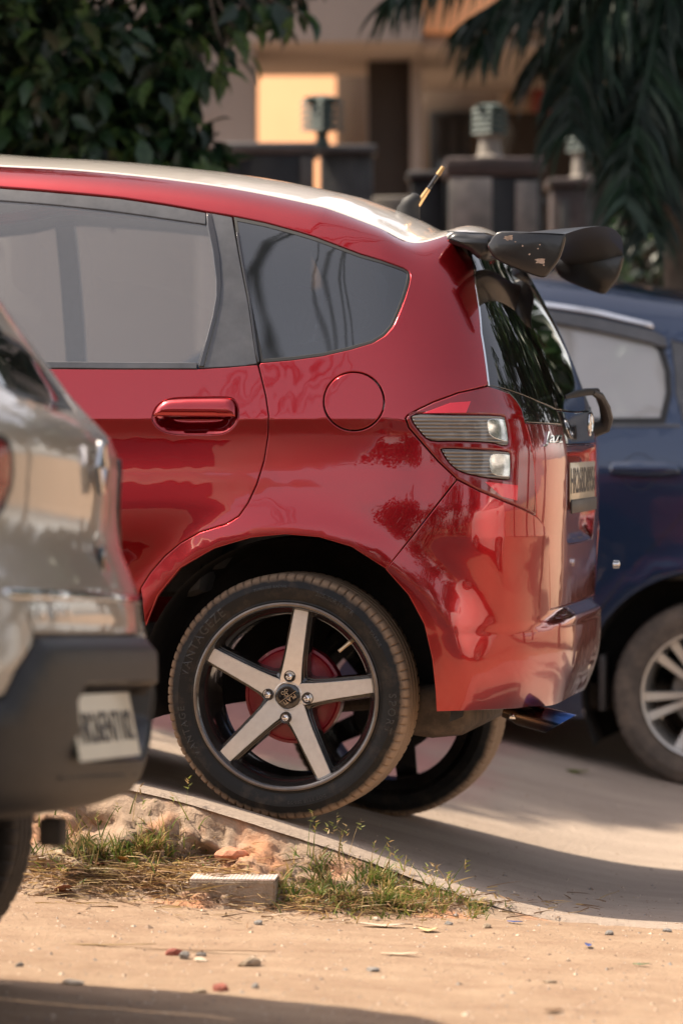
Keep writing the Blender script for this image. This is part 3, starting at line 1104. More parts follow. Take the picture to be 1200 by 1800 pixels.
# tail lamps
M_lampred = mat('lamp_red', (.24, .001, .005), .08, coat=1.0, coat_rough=.01, var=.25, scale=5)
M_lampdark = mat('lamp_dark_red', (.16, .004, .008), .08, coat=1.0, coat_rough=.01)
M_reflex = mat('lamp_reflex', (.80, .010, .030), .25, coat=1.0, coat_rough=.02)
def lens_material():
    m, nt, N, L, p = nt_new('lamp_clear')
    p.inputs['Metallic'].default_value = .55
    p.inputs['Roughness'].default_value = .22
    p.inputs['Coat Weight'].default_value = 1.0
    p.inputs['Coat Roughness'].default_value = .02
    tc = N.new('ShaderNodeTexCoord')
    wv = N.new('ShaderNodeTexWave')
    wv.bands_direction = 'Z'
    wv.inputs['Scale'].default_value = 36.0
    wv.inputs['Distortion'].default_value = .6
    L.new(tc.outputs['Object'], wv.inputs[0])
    mx = N.new('ShaderNodeMix'); mx.data_type = 'RGBA'
    mx.inputs[6].default_value = (.12, .11, .10, 1)
    mx.inputs[7].default_value = (.28, .25, .22, 1)
    L.new(wv.outputs['Fac'], mx.inputs[0])
    L.new(mx.outputs[2], p.inputs['Base Color'])
    b = N.new('ShaderNodeBump')
    b.inputs['Strength'].default_value = .6
    b.inputs['Distance'].default_value = .006
    L.new(wv.outputs['Fac'], b.inputs['Height'])
    L.new(b.outputs[0], p.inputs['Normal'])
    return m
M_lens = lens_material()
M_bulb = mat('lamp_bowl', (.55, .53, .50), .12, .9, coat=1.0, coat_rough=.01, var=.5, scale=25)
lamp = np.concatenate([light_top, light_bot, light_bot2[1:], light_right[1:], light_tr[1:]])
len1 = smooth_loop(RU((724, 738), (731, 728), (800, 729), (878, 731), (888, 741), (893, 777), (886, 783), (858, 777), (800, 775), (757, 774), (737, 757)), sharp=(), n=3)
len2 = smooth_loop(RU((777, 794), (785, 789), (840, 791), (890, 794), (896, 802), (896, 838), (889, 843), (842, 837), (801, 824)), n=3)
bowl1 = smooth_loop(RU((856, 738), (880, 737), (886, 745), (890, 772), (884, 776), (862, 768), (855, 755)), n=3)
bowl2 = smooth_loop(RU((860, 800), (890, 799), (893, 806), (893, 834), (887, 838), (862, 832)), n=3)
refl1 = RU((742, 727), (790, 709), (826, 706), (818, 726), (780, 726.5))
refl2 = RU((850, 847), (908, 853), (907, 880), (880, 873))
for mirr in (False, True):
    lb = panel('tail_lamp', SR, [lamp, len1, len2], M_lampred, red, off=.003, res=.02, gap=.002, flange=.03, bev=.004, mirror=mirr, edge=.012)
    panel('clear_lens', SR, [len1], M_lens, lb, off=.004, res=.015, gap=.001, flange=.01, bev=.004, mirror=mirr, edge=.01)
    panel('clear_lens', SR, [len2], M_lens, lb, off=.004, res=.015, gap=.001, flange=.01, bev=.004, mirror=mirr, edge=.01)
    panel('lamp_bowl', SR, [bowl1], M_bulb, lb, off=.005, res=.015, flange=.001, mirror=mirr, edge=.01)
    panel('lamp_bowl', SR, [bowl2], M_bulb, lb, off=.005, res=.015, flange=.001, mirror=mirr, edge=.01)
    panel('reflex_strip', SR, [refl1], M_reflex, lb, off=.0036, res=.015, flange=.001, bev=.0005, mirror=mirr, edge=.015)
    panel('reflex_strip', SR, [refl2], M_reflex, lb, off=.0036, res=.015, flange=.001, bev=.0005, mirror=mirr, edge=.015)

# rear bumper, tailgate, rear glass
bump_low = RU((766, 1252), (800, 1251), (850, 1249), (905, 1246))
tg_seam = RU((942, 908), (955, 925), (963, 948), (965, 1010), (966, 1071))
ub = float(tg_seam[-1][0])
vbot = float(tg_seam[-1][1])
vlow = float(bump_low[-1][1])
half_bump = np.concatenate([np.array([[UCR, .275], [1.15, .275]]), bump_low[::-1], arch[1:6], seam[::-1][1:], light_bot2[1:], tg_seam[1:], np.array([[UCR, vbot]])])
bumper = np.concatenate([half_bump, mir(half_bump)[1:-1]])
def bump_off(UV):
    u, v = UV[:, 0], UV[:, 1]
    ue = np.where(u > UCR, 2 * UCR - u, u)
    k = 1 / (1 + np.exp(-(ue - .56) / .05))
    k2 = 1 / (1 + np.exp(-(ue - .76) / .055))
    lip = .500 - .16 * np.clip(1.0 - ue, 0, .4)**1.5
    return k * .0055 * np.exp(-np.sqrt((v - .702)**2 + 3e-6) / .05) + k2 * .032 / (1 + np.exp(-np.clip((lip - v) / .0045, -60, 60)))
panel('rear_bumper', SR, [bumper], M_red, red, res=.022, gap=.0016, flange=.025, offfn=bump_off, edge=.015, rows=(.470, .482, .489, .494, .499, .504, .509, .516, .690, .699, .702, .705, .714))
gb = RU((858, 678), (890, 685), (917, 694), (950, 708), (979, 721))
gl_half = np.concatenate([np.array([[UCR, 1.485]]), np.array([[glass_r_left[2][0] + .02, 1.485]]), glass_r_left[2:5], gb, np.array([[UCR, gb[-1][1] - .004]])])
rear_glass = np.concatenate([gl_half, mir(gl_half)[1:-1]])
panel('rear_window', SR, [rear_glass], M_glass_r, red, off=-.002, res=.03, gap=.003, flange=.006, edge=.015)
gls = np.concatenate([glass_r_left[2:5], gb[:1], gb[:1] + [.004, .0], glass_r_left[2:5][::-1] + [.0045, 0]])
for mirr in (False, True):
    panel('glass_edge_strip', SR, [gls], M_chrome, red, off=.0005, res=.02, flange=.004, bev=.0006, mirror=mirr, edge=.02)
gar_r = RU((987, 747), (994, 781))
garn_half = np.concatenate([np.array([[UCR, gb[-1][1] - .004]]), gb[::-1], light_tr[::-1][1:], gar_r, np.array([[UCR, gar_r[-1][1]]])])
garnish = np.concatenate([garn_half, mir(garn_half)[1:-1]])
panel('tailgate_garnish', SR, [garnish], M_gloss, red, off=-.001, res=.03, gap=.0015, flange=.01, edge=.015)
rec_u = float(gar_r[-1][0]) + .01
vr0 = float(RU((1003, 955))[0][1])
tail_half = np.concatenate([np.array([[UCR, gar_r[-1][1]]]), gar_r[::-1], light_right[::-1], tg_seam[1:], np.array([[UCR, vbot]])])
tailgate = np.concatenate([tail_half, mir(tail_half)[1:-1]])
recess = np.array([[rec_u, gar_r[-1][1] - .006], [rec_u + .01, vr0 + .06], [rec_u + .03, vr0 + .012], [rec_u + .06, vr0], [UCR, vr0 - .002]])
recess = np.concatenate([recess, mir(recess)[1:]])
tg = panel('tailgate', SR, [tailgate, recess], M_red, red, res=.03, gap=.0018, flange=.02, edge=.015)
def rec_off(UV):
    return -np.minimum(.022, dist_loop(recess, UV) * .8)
panel('plate_recess', SR, [recess], M_red, tg, res=.02, offfn=rec_off, flange=.003, edge=.015)

# number plate on the tailgate
xp = .634
zp0, zp1 = RED.plane_x(1020, 880, xp)[1], RED.plane_x(1020, 812, xp)[1]
pl = MB().box((xp, 0, (zp0 + zp1) / 2), (.004, .50, zp1 - zp0), bev=.0015).obj('number_plate', M_plate, tg)
letters('plate_lettering', 'HR26BD8956', .088, lambda x, y, z: (xp + .0025 + z, -.0 + x, (zp0 + zp1) / 2 + y * 1.05), M_ink, pl, extrude=.0003, bold=.0012, spacing=1.02)
MB().box((xp + .003, 0, zp0 - .012), (.006, .50, .035), bev=.002).obj('plate_holder', M_black, tg)
# badges: script on the left of the tailgate, oval emblem on the garnish
bu = RU((966, 770))[0]
def on_shell(u0, v0, su):
    def f(x, y, z):
        q = np.array([[u0 + x * su, v0 + y]])
        p = SR.pos(q)[0] + SR.nrm(q)[0] * (.0015 + z)
        return tuple(p)
    return f
# letters read left to right towards the middle of the car
b0, b1 = RU((946, 774), (988, 768))
letters('model_badge', 'Jazz', .040, on_shell((b0[0] + b1[0]) / 2, bu[1], (b1[0] - b0[0]) / .085), M_chrome, tg, extrude=.0025, bold=.0008, shear=.3)
MB().box((0, 0, 0), (.002, .002, .002))
ze = RED.plane_x(1045, 745, .64)[1]
def oval(t, r):
    return (0.655, .036 * r * math.cos(t), ze + .030 * r * math.sin(t))
mbb = MB().tube([oval(t, 1.0) for t in np.linspace(0, 2 * math.pi, 33)], .004, 8, caps=False)
mbb.tube([(.655, -.017, ze + .020), (.656, -.013, ze - .020)], .0035, 6)
mbb.tube([(.655, .017, ze + .020), (.656, .013, ze - .020)], .0035, 6)
mbb.tube([(.656, -.014, ze), (.656, .014, ze)], .0030, 6)
mbb.obj('emblem', M_chrome, tg)
# rear wiper
def rp3(px, py, y):
    x, z = RED.plane_y(px, py, y)
    return Vector((x, y, z))
piv = rp3(1062, 748, .10)
wb = MB().tube([piv + Vector((-.03, 0, -.01)), piv, rp3(1066, 735, .09), rp3(1062, 715, .07), rp3(1053, 696, .03), rp3(1040, 689, -.02)], [.022, .021, .019, .017, .014, .009], 10, flat=.8).obj('wiper_arm', M_black, tg)
MB().tube([rp3(1050, 688, .02), rp3(1030, 689, -.06), rp3(1010, 693, -.14), rp3(992, 698, -.22)], [.009, .010, .009, .005], 8, flat=.7).obj('wiper_blade', M_rubber, wb)
# roof, windscreen, bonnet: crowned sheets between the two rails
ROOF_END = float(glass_r_left[0][0])
def roof_fn(UV):
    u, t = UV[:, 0], UV[:, 1]
    e = shell_red(np.stack([u, np.full_like(u, 1.5)], 1))
    y = e[:, 1] * (1 - 2 * t)
    k = np.abs(e[:, 1]) / .552
    z = e[:, 2] + .052 * k * (1 - (1 - 2 * t)**2)
    return np.stack([e[:, 0], y, z], 1)
SROOF = Surf(roof_fn)
def strip_loop(u0, u1, n=40):
    us = np.linspace(u0, u1, n)
    return np.concatenate([np.stack([us, np.zeros(n)], 1), np.array([[u1, t] for t in np.linspace(.05, .95, 12)]), np.stack([us[::-1], np.ones(n)], 1), np.array([[u0, t] for t in np.linspace(.95, .05, 12)])])
M_roofglare = paint('roof_sky_glare', (.74, .68, .61), flake=0.0, rough=.30, dust=.05)  # pale base colour paints bright sky glare onto the red roof
panel('roof', SROOF, [strip_loop(-1.32, ROOF_END)], M_roofglare, red, res=.05, flange=.01, gap=.001)
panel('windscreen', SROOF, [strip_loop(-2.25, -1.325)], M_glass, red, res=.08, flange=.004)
panel('tailgate_header', SROOF, [strip_loop(ROOF_END + .004, UCR - .03)], M_roofglare, red, res=.03, flange=.03, gap=.001)
# nose (outside the picture): wings, bumper, bonnet
nose = np.array([[-2.02, .30], [-2.06, .6], [-2.03, .9], [-1.96, vb - .02], [-2.15, 1.22], [-2.30, 1.5], [-2.9, 1.5], [-3.3, 1.5], [-2.55 - .8 * math.pi / 2, 1.5], [-2.55 - .8 * math.pi / 2, .2], [-3.1, .2]] + [[-2.5 + .40 * math.cos(t), .42 + .40 * math.sin(t)] for t in np.linspace(math.pi + .35, -.35, 18)])
for mirr in (False, True):
    panel('front_wing', SR, [nose], M_red, red, res=.07, flange=.02, mirror=mirr)
panel('bonnet', SROOF, [strip_loop(-2.55 - .8 * math.pi / 2 + .02, -2.26)], M_red, red, res=.10, flange=.01)

# roof wing: arched blade between two end plates, on two stubs
ep = [(856, 434), (860, 424), (866, 414), (881, 406), (940, 408), (991, 410.5), (992, 420), (983, 452), (970, 472), (958, 486), (947, 487), (910, 474), (871, 456)]
YE = -.615
epl = np.array([RED.plane_y(px, py, YE) for px, py in ep])
epl = smooth_loop(epl, sharp=(5, 9), n=3)
wing = bpy.data.objects.new('roof_wing', None)
wing.empty_display_size = .05
link(wing, red)
M_wing = mat('wing_black', (.008, .008, .009), .32, coat=.25, coat_rough=.1, var=.4, scale=8, dust=.05, dust_col=(.35, .32, .30))
M_chip = mat('chipped_primer', (.42, .30, .22), .8, var=.4, scale=60)
for sgn in (1, -1):
    e = MB().prism(epl[::-1], lambda a, b, h, sgn=sgn: (a, sgn * (YE + h), b), .022, bev=.005).obj('end_plate', M_wing, wing, angle=50)
    if sgn == 1:
        for (cx, cy, rx_, ry_, nn) in ((893, 418, 11, 6, 15), (949, 458, 10, 6, 13), (918, 432, 2, 2, 6), (945, 437, 2, 1.5, 6), (930, 447, 2, 2, 6), (955, 466, 2.2, 1.2, 6), (948, 430, 1.6, 1.6, 6), (905, 425, 2, 1, 6)):
            pts = []
            for k in range(nn):
                t = 2 * math.pi * k / nn
                q = rng.uniform(.55, 1.15)
                x, z = RED.plane_y(cx + rx_ * q * math.cos(t), cy + ry_ * q * math.sin(t), YE)
                pts.append((x, YE - .0006, z))
            mesh_obj('paint_chip', pts, [tuple(range(len(pts)))], M_chip, e)
xw0, zw0 = RED.plane_y(872, 424, YE)
xw1, zw1 = RED.plane_y(990, 412, YE)
V, Fc = [], []
ny, nc = 25, 16
for i in range(ny):
    t = i / (ny - 1)
    y = YE * (1 - 2 * t)
    arc = 1 - (1 - 2 * t)**2
    for k in range(nc):
        q = 2 * math.pi * k / nc
        cx = .5 + .5 * math.cos(q)
        th = .020 * math.sin(q) * (1 - .75 * cx)
        x = xw0 + (xw1 - xw0) * cx + .030 * arc * cx + .015 * arc
        z = zw0 + (zw1 - zw0) * cx + .046 * arc * (.35 + .65 * cx) + th
        V.append((x, y, z))
for i in range(ny - 1):
    for k in range(nc):
        Fc.append((i * nc + k, (i + 1) * nc + k, (i + 1) * nc + (k + 1) % nc, i * nc + (k + 1) % nc))
mw = MB().add(V, Fc)
mw.obj('wing_blade', M_wing, wing, angle=60)
stub = np.array([RED.plane_y(px, py, -.55) for px, py in ((788, 424), (794, 413), (806, 409), (830, 412), (866, 415), (866, 440), (858, 452), (845, 456), (836, 450), (826, 441), (805, 433))])
stub = smooth_loop(stub, n=3)
for sgn in (1, -1):
    MB().prism(stub[::-1], lambda a, b, h, sgn=sgn: (a, sgn * (-.585 + h), b), .16, bev=.012).obj('wing_stub', M_wing, wing, angle=50)
mbx = MB()
stub2 = np.array([RED.plane_y(px, py, -.30) for px, py in ((796, 410), (866, 413), (858, 440), (840, 440))])
mbx.prism(stub2[::-1], lambda a, b, h: (a, -.42 + h, b), .84, bev=.004).obj('wing_base', M_wing, wing, angle=50)

# aerial on the roof
ax, az = RED.plane_y(717, 379, 0.0)
az = float(roof_fn(np.array([[ax, .5]]))[0, 2]) + .002
ar = bpy.data.objects.new('aerial', None); ar.empty_display_size = .03
link(ar, red)
mbs = MB()
V, Fc = [], []
for i, (s, h) in enumerate(((1.0, -.03), (1.0, .010), (.95, .022), (.80, .033), (.45, .040), (.05, .042))):
    for k in range(16):
        q = 2 * math.pi * k / 16
        V.append((ax + .032 * s * math.cos(q) + .008 * (h > .02), .026 * s * math.sin(q), az - .003 + h + .004 * math.cos(q)))
for i in range(5):
    for k in range(16):
        Fc.append((i * 16 + k, i * 16 + (k + 1) % 16, (i + 1) * 16 + (k + 1) % 16, (i + 1) * 16 + k))
mbs.add(V, Fc).obj('aerial_base', M_rubber, ar)
a0 = Vector((*[RED.plane_y(731, 364, 0)[0]], 0, RED.plane_y(731, 364, 0)[1]))
a1 = Vector((RED.plane_y(779, 293, 0)[0], 0, RED.plane_y(779, 293, 0)[1]))
M_gold = mat('gold_anodised', (.75, .48, .22), .28, .9, dust=.1)
for nm, t0, t1, r0, r1, mm in (('aerial_rod', 0, .46, .0085, .0065, M_gold), ('aerial_rod', .46, .80, .0062, .0060, M_gloss), ('aerial_tip', .80, 1.0, .0072, .0060, M_gold)):
    MB().tube([a0.lerp(a1, t0), a0.lerp(a1, t1 - .01), a0.lerp(a1, t1)], [r0, r1, r1 * .8], 12).obj(nm, mm, ar)

# inside: floor, headlining, seats, parcel shelf
MB().box((-1.25, 0, .36), (1.7, 1.40, .10), bev=.02).obj('cabin_floor', M_cabin, red)
def seat(x, y, w, rear=False):
    s = bpy.data.objects.new('seat', None); s.empty_display_size = .05
    link(s, red)
    MB().box((x - .22, y, .62), (.50, w, .16), bev=.05).obj('cushion', M_cabin, s)
    t = Matrix.Rotation(R(18), 3, 'Y')
    MB().box((x + .09, y, .90), (.14, w, .60), bev=.05, tilt=t).obj('backrest', M_cabin, s)
    for yy in ([y] if not rear else [y - .34, y + .34]):
        MB().box((x + .20, yy, 1.26), (.10, .25, .16), bev=.04, tilt=t).obj('headrest', M_cabin, s)
seat(-1.35, -.36, .48); seat(-1.35, .36, .48); seat(-.28, 0, 1.20, True)
def lining_fn(UV):
    P = roof_fn(UV)
    P[:, 2] -= .045
    P[:, 1] *= .96
    return P
panel('headlining', Surf(lining_fn, flip=True), [strip_loop(-1.30, ROOF_END - .04)], M_cabin_light, red, res=.10, flange=.002)
for sgn in (-1, 1):
    MB().box((-.72, sgn * .72, .88), (.50, .04, .46), bev=.015).obj('door_lining', M_cabin_light, red)

# underside, wheel housings, exhaust
und = MB()
und.box((-1.75, 0, .275), (2.7, 1.30, .06), bev=.02)
und.obj('floor_pan', M_under, red)
tub = np.array([RED.plane_y(px, py, -.2) for px, py in ((735, 1190), (735, 1262), (760, 1272), (800, 1278), (850, 1273), (865, 1258), (865, 1190))])
MB().prism(tub, lambda a, b, h: (a, -.58 + h, b), .80, bev=.02).obj('boot_floor', M_under, red, angle=50)
MB().tube([(.02, -.66, .29), (.02, .66, .24)], .028, 10).obj('axle_beam', M_under, red)
for sgn in (-1, 1):
    mb = MB()
    V, Fc = [], []
    ts = np.linspace(R(-8), R(190), 40)
    for t in ts:
        for yy, rr in ((.760, .396), (.70, .40), (.50, .40), (.47, .38), (.47, .18)):
            V.append((.012 + rr * math.cos(t), sgn * yy, .302 + rr * math.sin(t)))
    for i in range(len(ts) - 1):
        for k in range(4):
            Fc.append((i * 5 + k, i * 5 + k + 1, i * 5 + 6 + k, i * 5 + 5 + k))
    mb.add(V, Fc).obj('wheel_housing', M_liner, red)
ex = bpy.data.objects.new('exhaust', None); ex.empty_display_size = .05
link(ex, red)
def E(px, py): 
    x, z = RED.plane_y(px, py, -.38)
    return Vector((x, -.38, z))
M_burnt = None
def burnt():
    m, nt, N, L, p = nt_new('burnt_steel')
    p.inputs['Metallic'].default_value = 1.0
    p.inputs['Roughness'].default_value = .18
    tc = N.new('ShaderNodeTexCoord')
    sx = N.new('ShaderNodeSeparateXYZ')
    L.new(tc.outputs['Object'], sx.inputs[0])
    rp_ = N.new('ShaderNodeValToRGB')
    a, b = E(905, 1255).x, E(1005, 1270).x
    r = N.new('ShaderNodeMapRange')
    r.inputs[1].default_value = a
    r.inputs[2].default_value = b
    L.new(sx.outputs['X'], r.inputs[0])
    L.new(r.outputs[0], rp_.inputs[0])
    el = rp_.color_ramp.elements
    el[0].color = (.25, .16, .10, 1)
    el[1].color = (.04, .10, .30, 1)
    e = el.new(.45); e.color = (.10, .06, .05, 1)
    e = el.new(.7); e.color = (.02, .03, .06, 1)
    L.new(rp_.outputs[0], p.inputs['Base Color'])
    return m
M_burnt = burnt()
p0, p1 = E(905, 1252), E(985, 1272)
V, Fc = [], []
d = (p1 - p0).normalized()
upv = Vector((0, 1, 0)).cross(d).normalized()
if upv.z < 0: upv = -upv
n = 24
for i, (p, r, sl) in enumerate(((p0 - d * .03, .020, 0), (p0, .026, 0), (p0 + d * .01, .030, 0), (p1, .033, .034), (p1, .030, .034), (p0 + d * .02, .028, 0))):
    for k in range(n):
        q = 2 * math.pi * k / n
        V.append(p + upv * (r * math.cos(q)) + Vector((0, 1, 0)) * (r * math.sin(q)) + d * (sl * math.cos(q)))
for i in range(5):
    for k in range(n):
        Fc.append((i * n + k, i * n + (k + 1) % n, (i + 1) * n + (k + 1) % n, (i + 1) * n + k))
MB().add(V, Fc).obj('exhaust_tip', M_burnt, ex, angle=40)
MB().tube([p0 + Vector((-.02, .03, .03)), p0 + Vector((-.25, .05, .03)), p0 + Vector((-.5, .2, .0))], .022, 10).obj('exhaust_pipe', M_under, ex)
MB().box(E(903, 1258) + Vector((0, -.02, 0)), (.020, .012, .016), bev=.003).obj('clamp', M_chrome, ex)
MB().tube([E(940, 1244), E(941, 1256)], .006, 8).obj('hanger', M_under, ex)
# reversing sensor on the far side
MB().lathe([(0, .008), (.010, .006), (.011, -.01)], 16, axis='x', c=(.690, .30, .60)).obj('sensor', M_chrome, red)

# wheels: near rear, far rear (lower: the ramp falls away), front pair
five_spoke_wheel(red, (0, -.80 + .104, .3055), WORDS_205)
FAR_DROP = RED.plane_y(690, 1432, .70)[1]
five_spoke_wheel(red, (.004, .74, .3055 + FAR_DROP), None, base_ang=48, flip=True)
five_spoke_wheel(red, (-2.5, -.80 + .104, .42), None)
five_spoke_wheel(red, (-2.5, .70, .40), None, flip=True)
# ------------------------------------------------------------------ the silver car in front, cut by the left edge
SUV = Frame(10.0, (0, 0, .667), at_depth(180, 1275, 6.85), roll=3.2)
M_silver = paint('champagne_paint', (.40, .335, .26), flake=.30, rough=.42, dust=.02)
M_bump = mat('grey_bumper', (.020, .019, .018), .50, spec=.35, var=.12, scale=40, bump=.08, bscale=500, dust=.06, dust_col=(.22, .17, .13))
Wsuv = pchip([.10, .30, .40, .46, .50, .56, .65, .80, .95, 1.05, 1.15, 1.24, 1.30, 1.45, 1.56, 1.59, 1.60, 1.603], [.70, .72, .76, .80, .82, .835, .845, .85, .85, .845, .835, .815, .79, .70, .61, .56, .53, .50])
_zs = [.20, .36, .44, .475, .505, .53, .56, .60, .66, .72, .77, .795, .812, .822, .83, .84, .87, .90, .95, 1.0, 1.05, 1.10, 1.14, 1.165, 1.19, 1.22, 1.24, 1.30, 1.36, 1.44, 1.55, 1.7]
_xs = [-.6, -.5, -.28, -.18, -.10, -.04, -.01, .0, .0, .0, .0, -.005, -.02, -.03, -.035, -.04, -.05, -.06, -.08, -.09, -.09, -.09, -.09, -.10, -.12, -.15, -.17, -.22, -.27, -.35, -.45, -.6]
def zr_suv(u):
    c = -.9 + .8 * math.pi / 2
    ue = np.where(u > c, 2 * c - u, u)
    return np.interp(ue, [-3.4, -2.9, -2.5, -2.0, -1.2, -.6, 3], [1.26, 1.27, 1.45, 1.66, 1.72, 1.70, 1.66])
shell_suv = Shell(Wsuv, pchip(_zs, _xs), zr_suv, 1.24, 1.6, -.9, 3.4)
sil_suv = [(-160, 330), (-80, 420), (0, 528), (50, 592), (100, 664), (130, 713), (165, 741), (190, 765), (206, 792), (211, 830), (208, 900), (206, 940), (215, 975), (234, 1020), (245, 1050), (250, 1080), (251, 1110),
           (254, 1118), (261, 1131), (262, 1160), (260, 1220), (250, 1290), (238, 1350), (220, 1380), (188, 1405), (140, 1428), (100, 1438), (30, 1448), (0, 1452)]
fit_rear(shell_suv, SUV, _zs, _xs, sil_suv)
SS = Surf(shell_suv)
UCS = shell_suv.uc()
def to_uv_rear(S, fr, pts, u0, lo, hi):
    """first surface point along each pixel's ray, searched from the middle of the rear"""
    out = []
    for px, py in pts:
        best = None
        for us in np.linspace(lo, hi, 24):
            uv = np.array([[us, fr.plane_x(px, py, -.1)[1]]])
            e = np.array([9e9])
            for it in range(25):
                p = proj(fr.w(S.pos(uv)))[0]
                e = np.array([px, py]) - p
                if np.linalg.norm(e) < .05: break
                h = 1e-4
                J = np.stack([(proj(fr.w(S.pos(uv + [h, 0])))[0] - p) / h, (proj(fr.w(S.pos(uv + [0, h])))[0] - p) / h], 1)
                d = np.linalg.solve(J.T @ J + np.eye(2) * 300.0, J.T @ e)
                uv = uv + np.clip(d, -.06, .06)[None]
            n = S.nrm(uv)[0]
            wn_ = n[0] * fr.ex + n[1] * fr.ey + n[2] * fr.ez
            face = wn_ @ (CAMP - fr.w(S.pos(uv))[0])
            if np.linalg.norm(e) < 1.0 and face > 0:
                best = uv[0]
                break
            if best is None: last = uv[0]
        if best is None:
            print('rear miss', px, py, np.round(last, 3))
            best = last
        out.append(best)
    return np.array(out)
def SU(*pts): return to_uv_rear(SS, SUV, pts, UCS, UCS - .5, UCS + .7)
def mirS(P):
    P = np.asarray(P)
    return np.stack([2 * UCS - P[::-1, 0], P[::-1, 1]], 1)
suv = thing('parked_car', 'champagne car with dark grey plastic bumper cut off by the left edge', 'car', SUV.o, 0, group='parked cars')
suv.rotation_euler = Matrix((SUV.ex, SUV.ey, SUV.ez)).transposed().to_euler()
# near half outlines (u below the middle)
_t = SU((4, 990), (28, 1035), (50, 1085), (62, 1113))
seam_n = np.concatenate([np.array([[_t[0][0] - .03, 1.06], [_t[0][0] - .01, .98]]), _t])
vbt = float(_t[-1][1])
hb = np.concatenate([np.array([[UCS, .51]]), np.array([[UCS - .62, .51], [-1.0, .48], [-1.0, .62]]), np.array([[_t[-1][0] - .30, .66]]), SU((8, 1225), (30, 1180), (62, 1114)), np.array([[UCS, vbt]])])
bump_s = np.concatenate([hb, mirS(hb)[1:-1]])
rec = SU((137, 1201), (200, 1199), (255, 1198), (266, 1203), (267, 1222), (258, 1265), (247, 1305), (236, 1331), (190, 1333), (138, 1334), (124, 1260), (122, 1232))
def chamf(UV):
    d = dist_loop(bump_s, UV)
    return .030 * np.sqrt(np.clip(1 - (1 - np.clip(d / .045, 0, 1))**2, 0, 1)) - .012
bm_ = panel('rear_bumper', SS, [bump_s, rec], M_bump, suv, res=.025, gap=.002, flange=.03, offfn=chamf, edge=.02)
def recs(UV):
    return .012 - np.minimum(.085, dist_loop(rec, UV) * 3.5)
panel('plate_recess', SS, [rec], M_black, bm_, res=.014, offfn=recs, flange=.002, edge=.012)
# lower crease of the bumper: a thin groove with clips
gr_ = SU((88, 1362), (140, 1359), (200, 1357), (248, 1352))
for k, (px, py) in enumerate(((130, 1360), (163, 1358), (193, 1357), (222, 1355))):
    q = SU((px, py))
    p = SS.pos(q)[0] + SS.nrm(q)[0] * .016
    MB().box(p, (.006, .022, .006), bev=.002).obj('clip', M_rubber, bm_)
MB().tube([tuple(SS.pos(g[None])[0] + SS.nrm(g[None])[0] * .0175) for g in gr_], .003, 6).obj('bumper_groove', M_rubber, bm_)
# tailgate halves and glass
gbase = SU((131, 719), (100, 716), (60, 713), (20, 710))
gtop = SU((112, 690), (80, 650), (45, 608), (10, 585))
far = np.concatenate([gbase[:1], gtop])
gfar = np.concatenate([far, np.array([[far[-1][0] - .02, 1.50], [UCS, 1.53]])])
sg = np.concatenate([np.array([[UCS, gbase[-1][1]]]), gbase[::-1], gfar])       # from the middle out to the far side and up
sglass = np.concatenate([sg, mirS(sg)[1:-1]])
panel('rear_window', SS, [sglass], glass('suv_glass', (.05, .06, .055), dust=.02), suv, off=-.003, res=.05, gap=.002, flange=.004)
MB()
tail_n = np.concatenate([np.array([[UCS, 1.585], [UCS - .36, 1.585], [UCS - .50, 1.30], [UCS - .52, 1.24], [UCS - .50, 1.15]]), seam_n[:], np.array([[UCS, vbt]])])
tail_s = np.concatenate([tail_n, mirS(tail_n)[1:-1]])
tgs = panel('tailgate', SS, [tail_s, sglass], M_silver, suv, res=.035, gap=.0025, flange=.02, edge=.02)
panel('window_border', SS, [offset_loop(resample(sglass, .02), -.002), offset_loop(resample(sglass, .02), .012)], M_rubber, tgs, off=-.002, res=.05, flange=.003, bev=.0006, edge=.03)
# bright strip and lettering above the bumper
st = SU((36, 1046), (120, 1047), (242, 1048))
vs = float(st[1][1])
stl = np.array([[UCS - .42, vs - .007], [UCS - .42, vs + .007], [UCS + .42, vs + .007], [UCS + .42, vs - .007]])
panel('bright_strip', SS, [stl], M_chrome, tgs, off=.006, res=.03, flange=.006, bev=.003, edge=.03)
bq = SU((92, 1078))[0]
def on_suv(x, y, z):
    q = np.array([[bq[0] + x, bq[1] + y]])
    return tuple(SS.pos(q)[0] + SS.nrm(q)[0] * (.002 + z))
letters('model_badge', 'TRIBER', .034, on_suv, M_chrome, tgs, extrude=.0015, bold=.0006, spacing=1.6)
eq = SU((166, 823))[0]
ep_ = SS.pos(eq[None])[0]
md = MB()
for a_, b_ in (((0, .045), (.026, 0)), ((.026, 0), (0, -.045)), ((0, -.045), (-.026, 0)), ((-.026, 0), (0, .045))):
    md.tube([(ep_[0] + .012, ep_[1] + a_[0], ep_[2] + a_[1]), (ep_[0] + .012, ep_[1] + b_[0], ep_[2] + b_[1])], .008, 8)
md.obj('emblem', M_chrome, tgs)
kq = SU((175, 985))[0]
kp = SS.pos(kq[None])[0]
MB().box(kp + [.004, 0, 0], (.014, .03, .05), bev=.005).obj('tailgate_camera', M_gloss, tgs)
# tail lamp at the near corner, mirrored
lp = SU((1, 772), (10, 780), (16, 800), (17, 830), (14, 855), (6, 875), (1, 890))
ln_ = np.concatenate([lp, np.array([[lp[-1][0] - .10, .98], [lp[0][0] - .22, 1.06], [lp[0][0] - .12, 1.15]])])
for mirr in (False, True):
    lo_ = panel('tail_lamp', SS, [ln_], M_lampred, suv, off=.004, res=.03, flange=.02, bev=.004, mirror=mirr)
    panel('lamp_border', SS, [offset_loop(resample(ln_, .012), -.008), offset_loop(resample(ln_, .012), .002)], M_rubber, lo_, off=.005, res=.03, flange=.012, bev=.001, mirror=mirr, edge=.03)
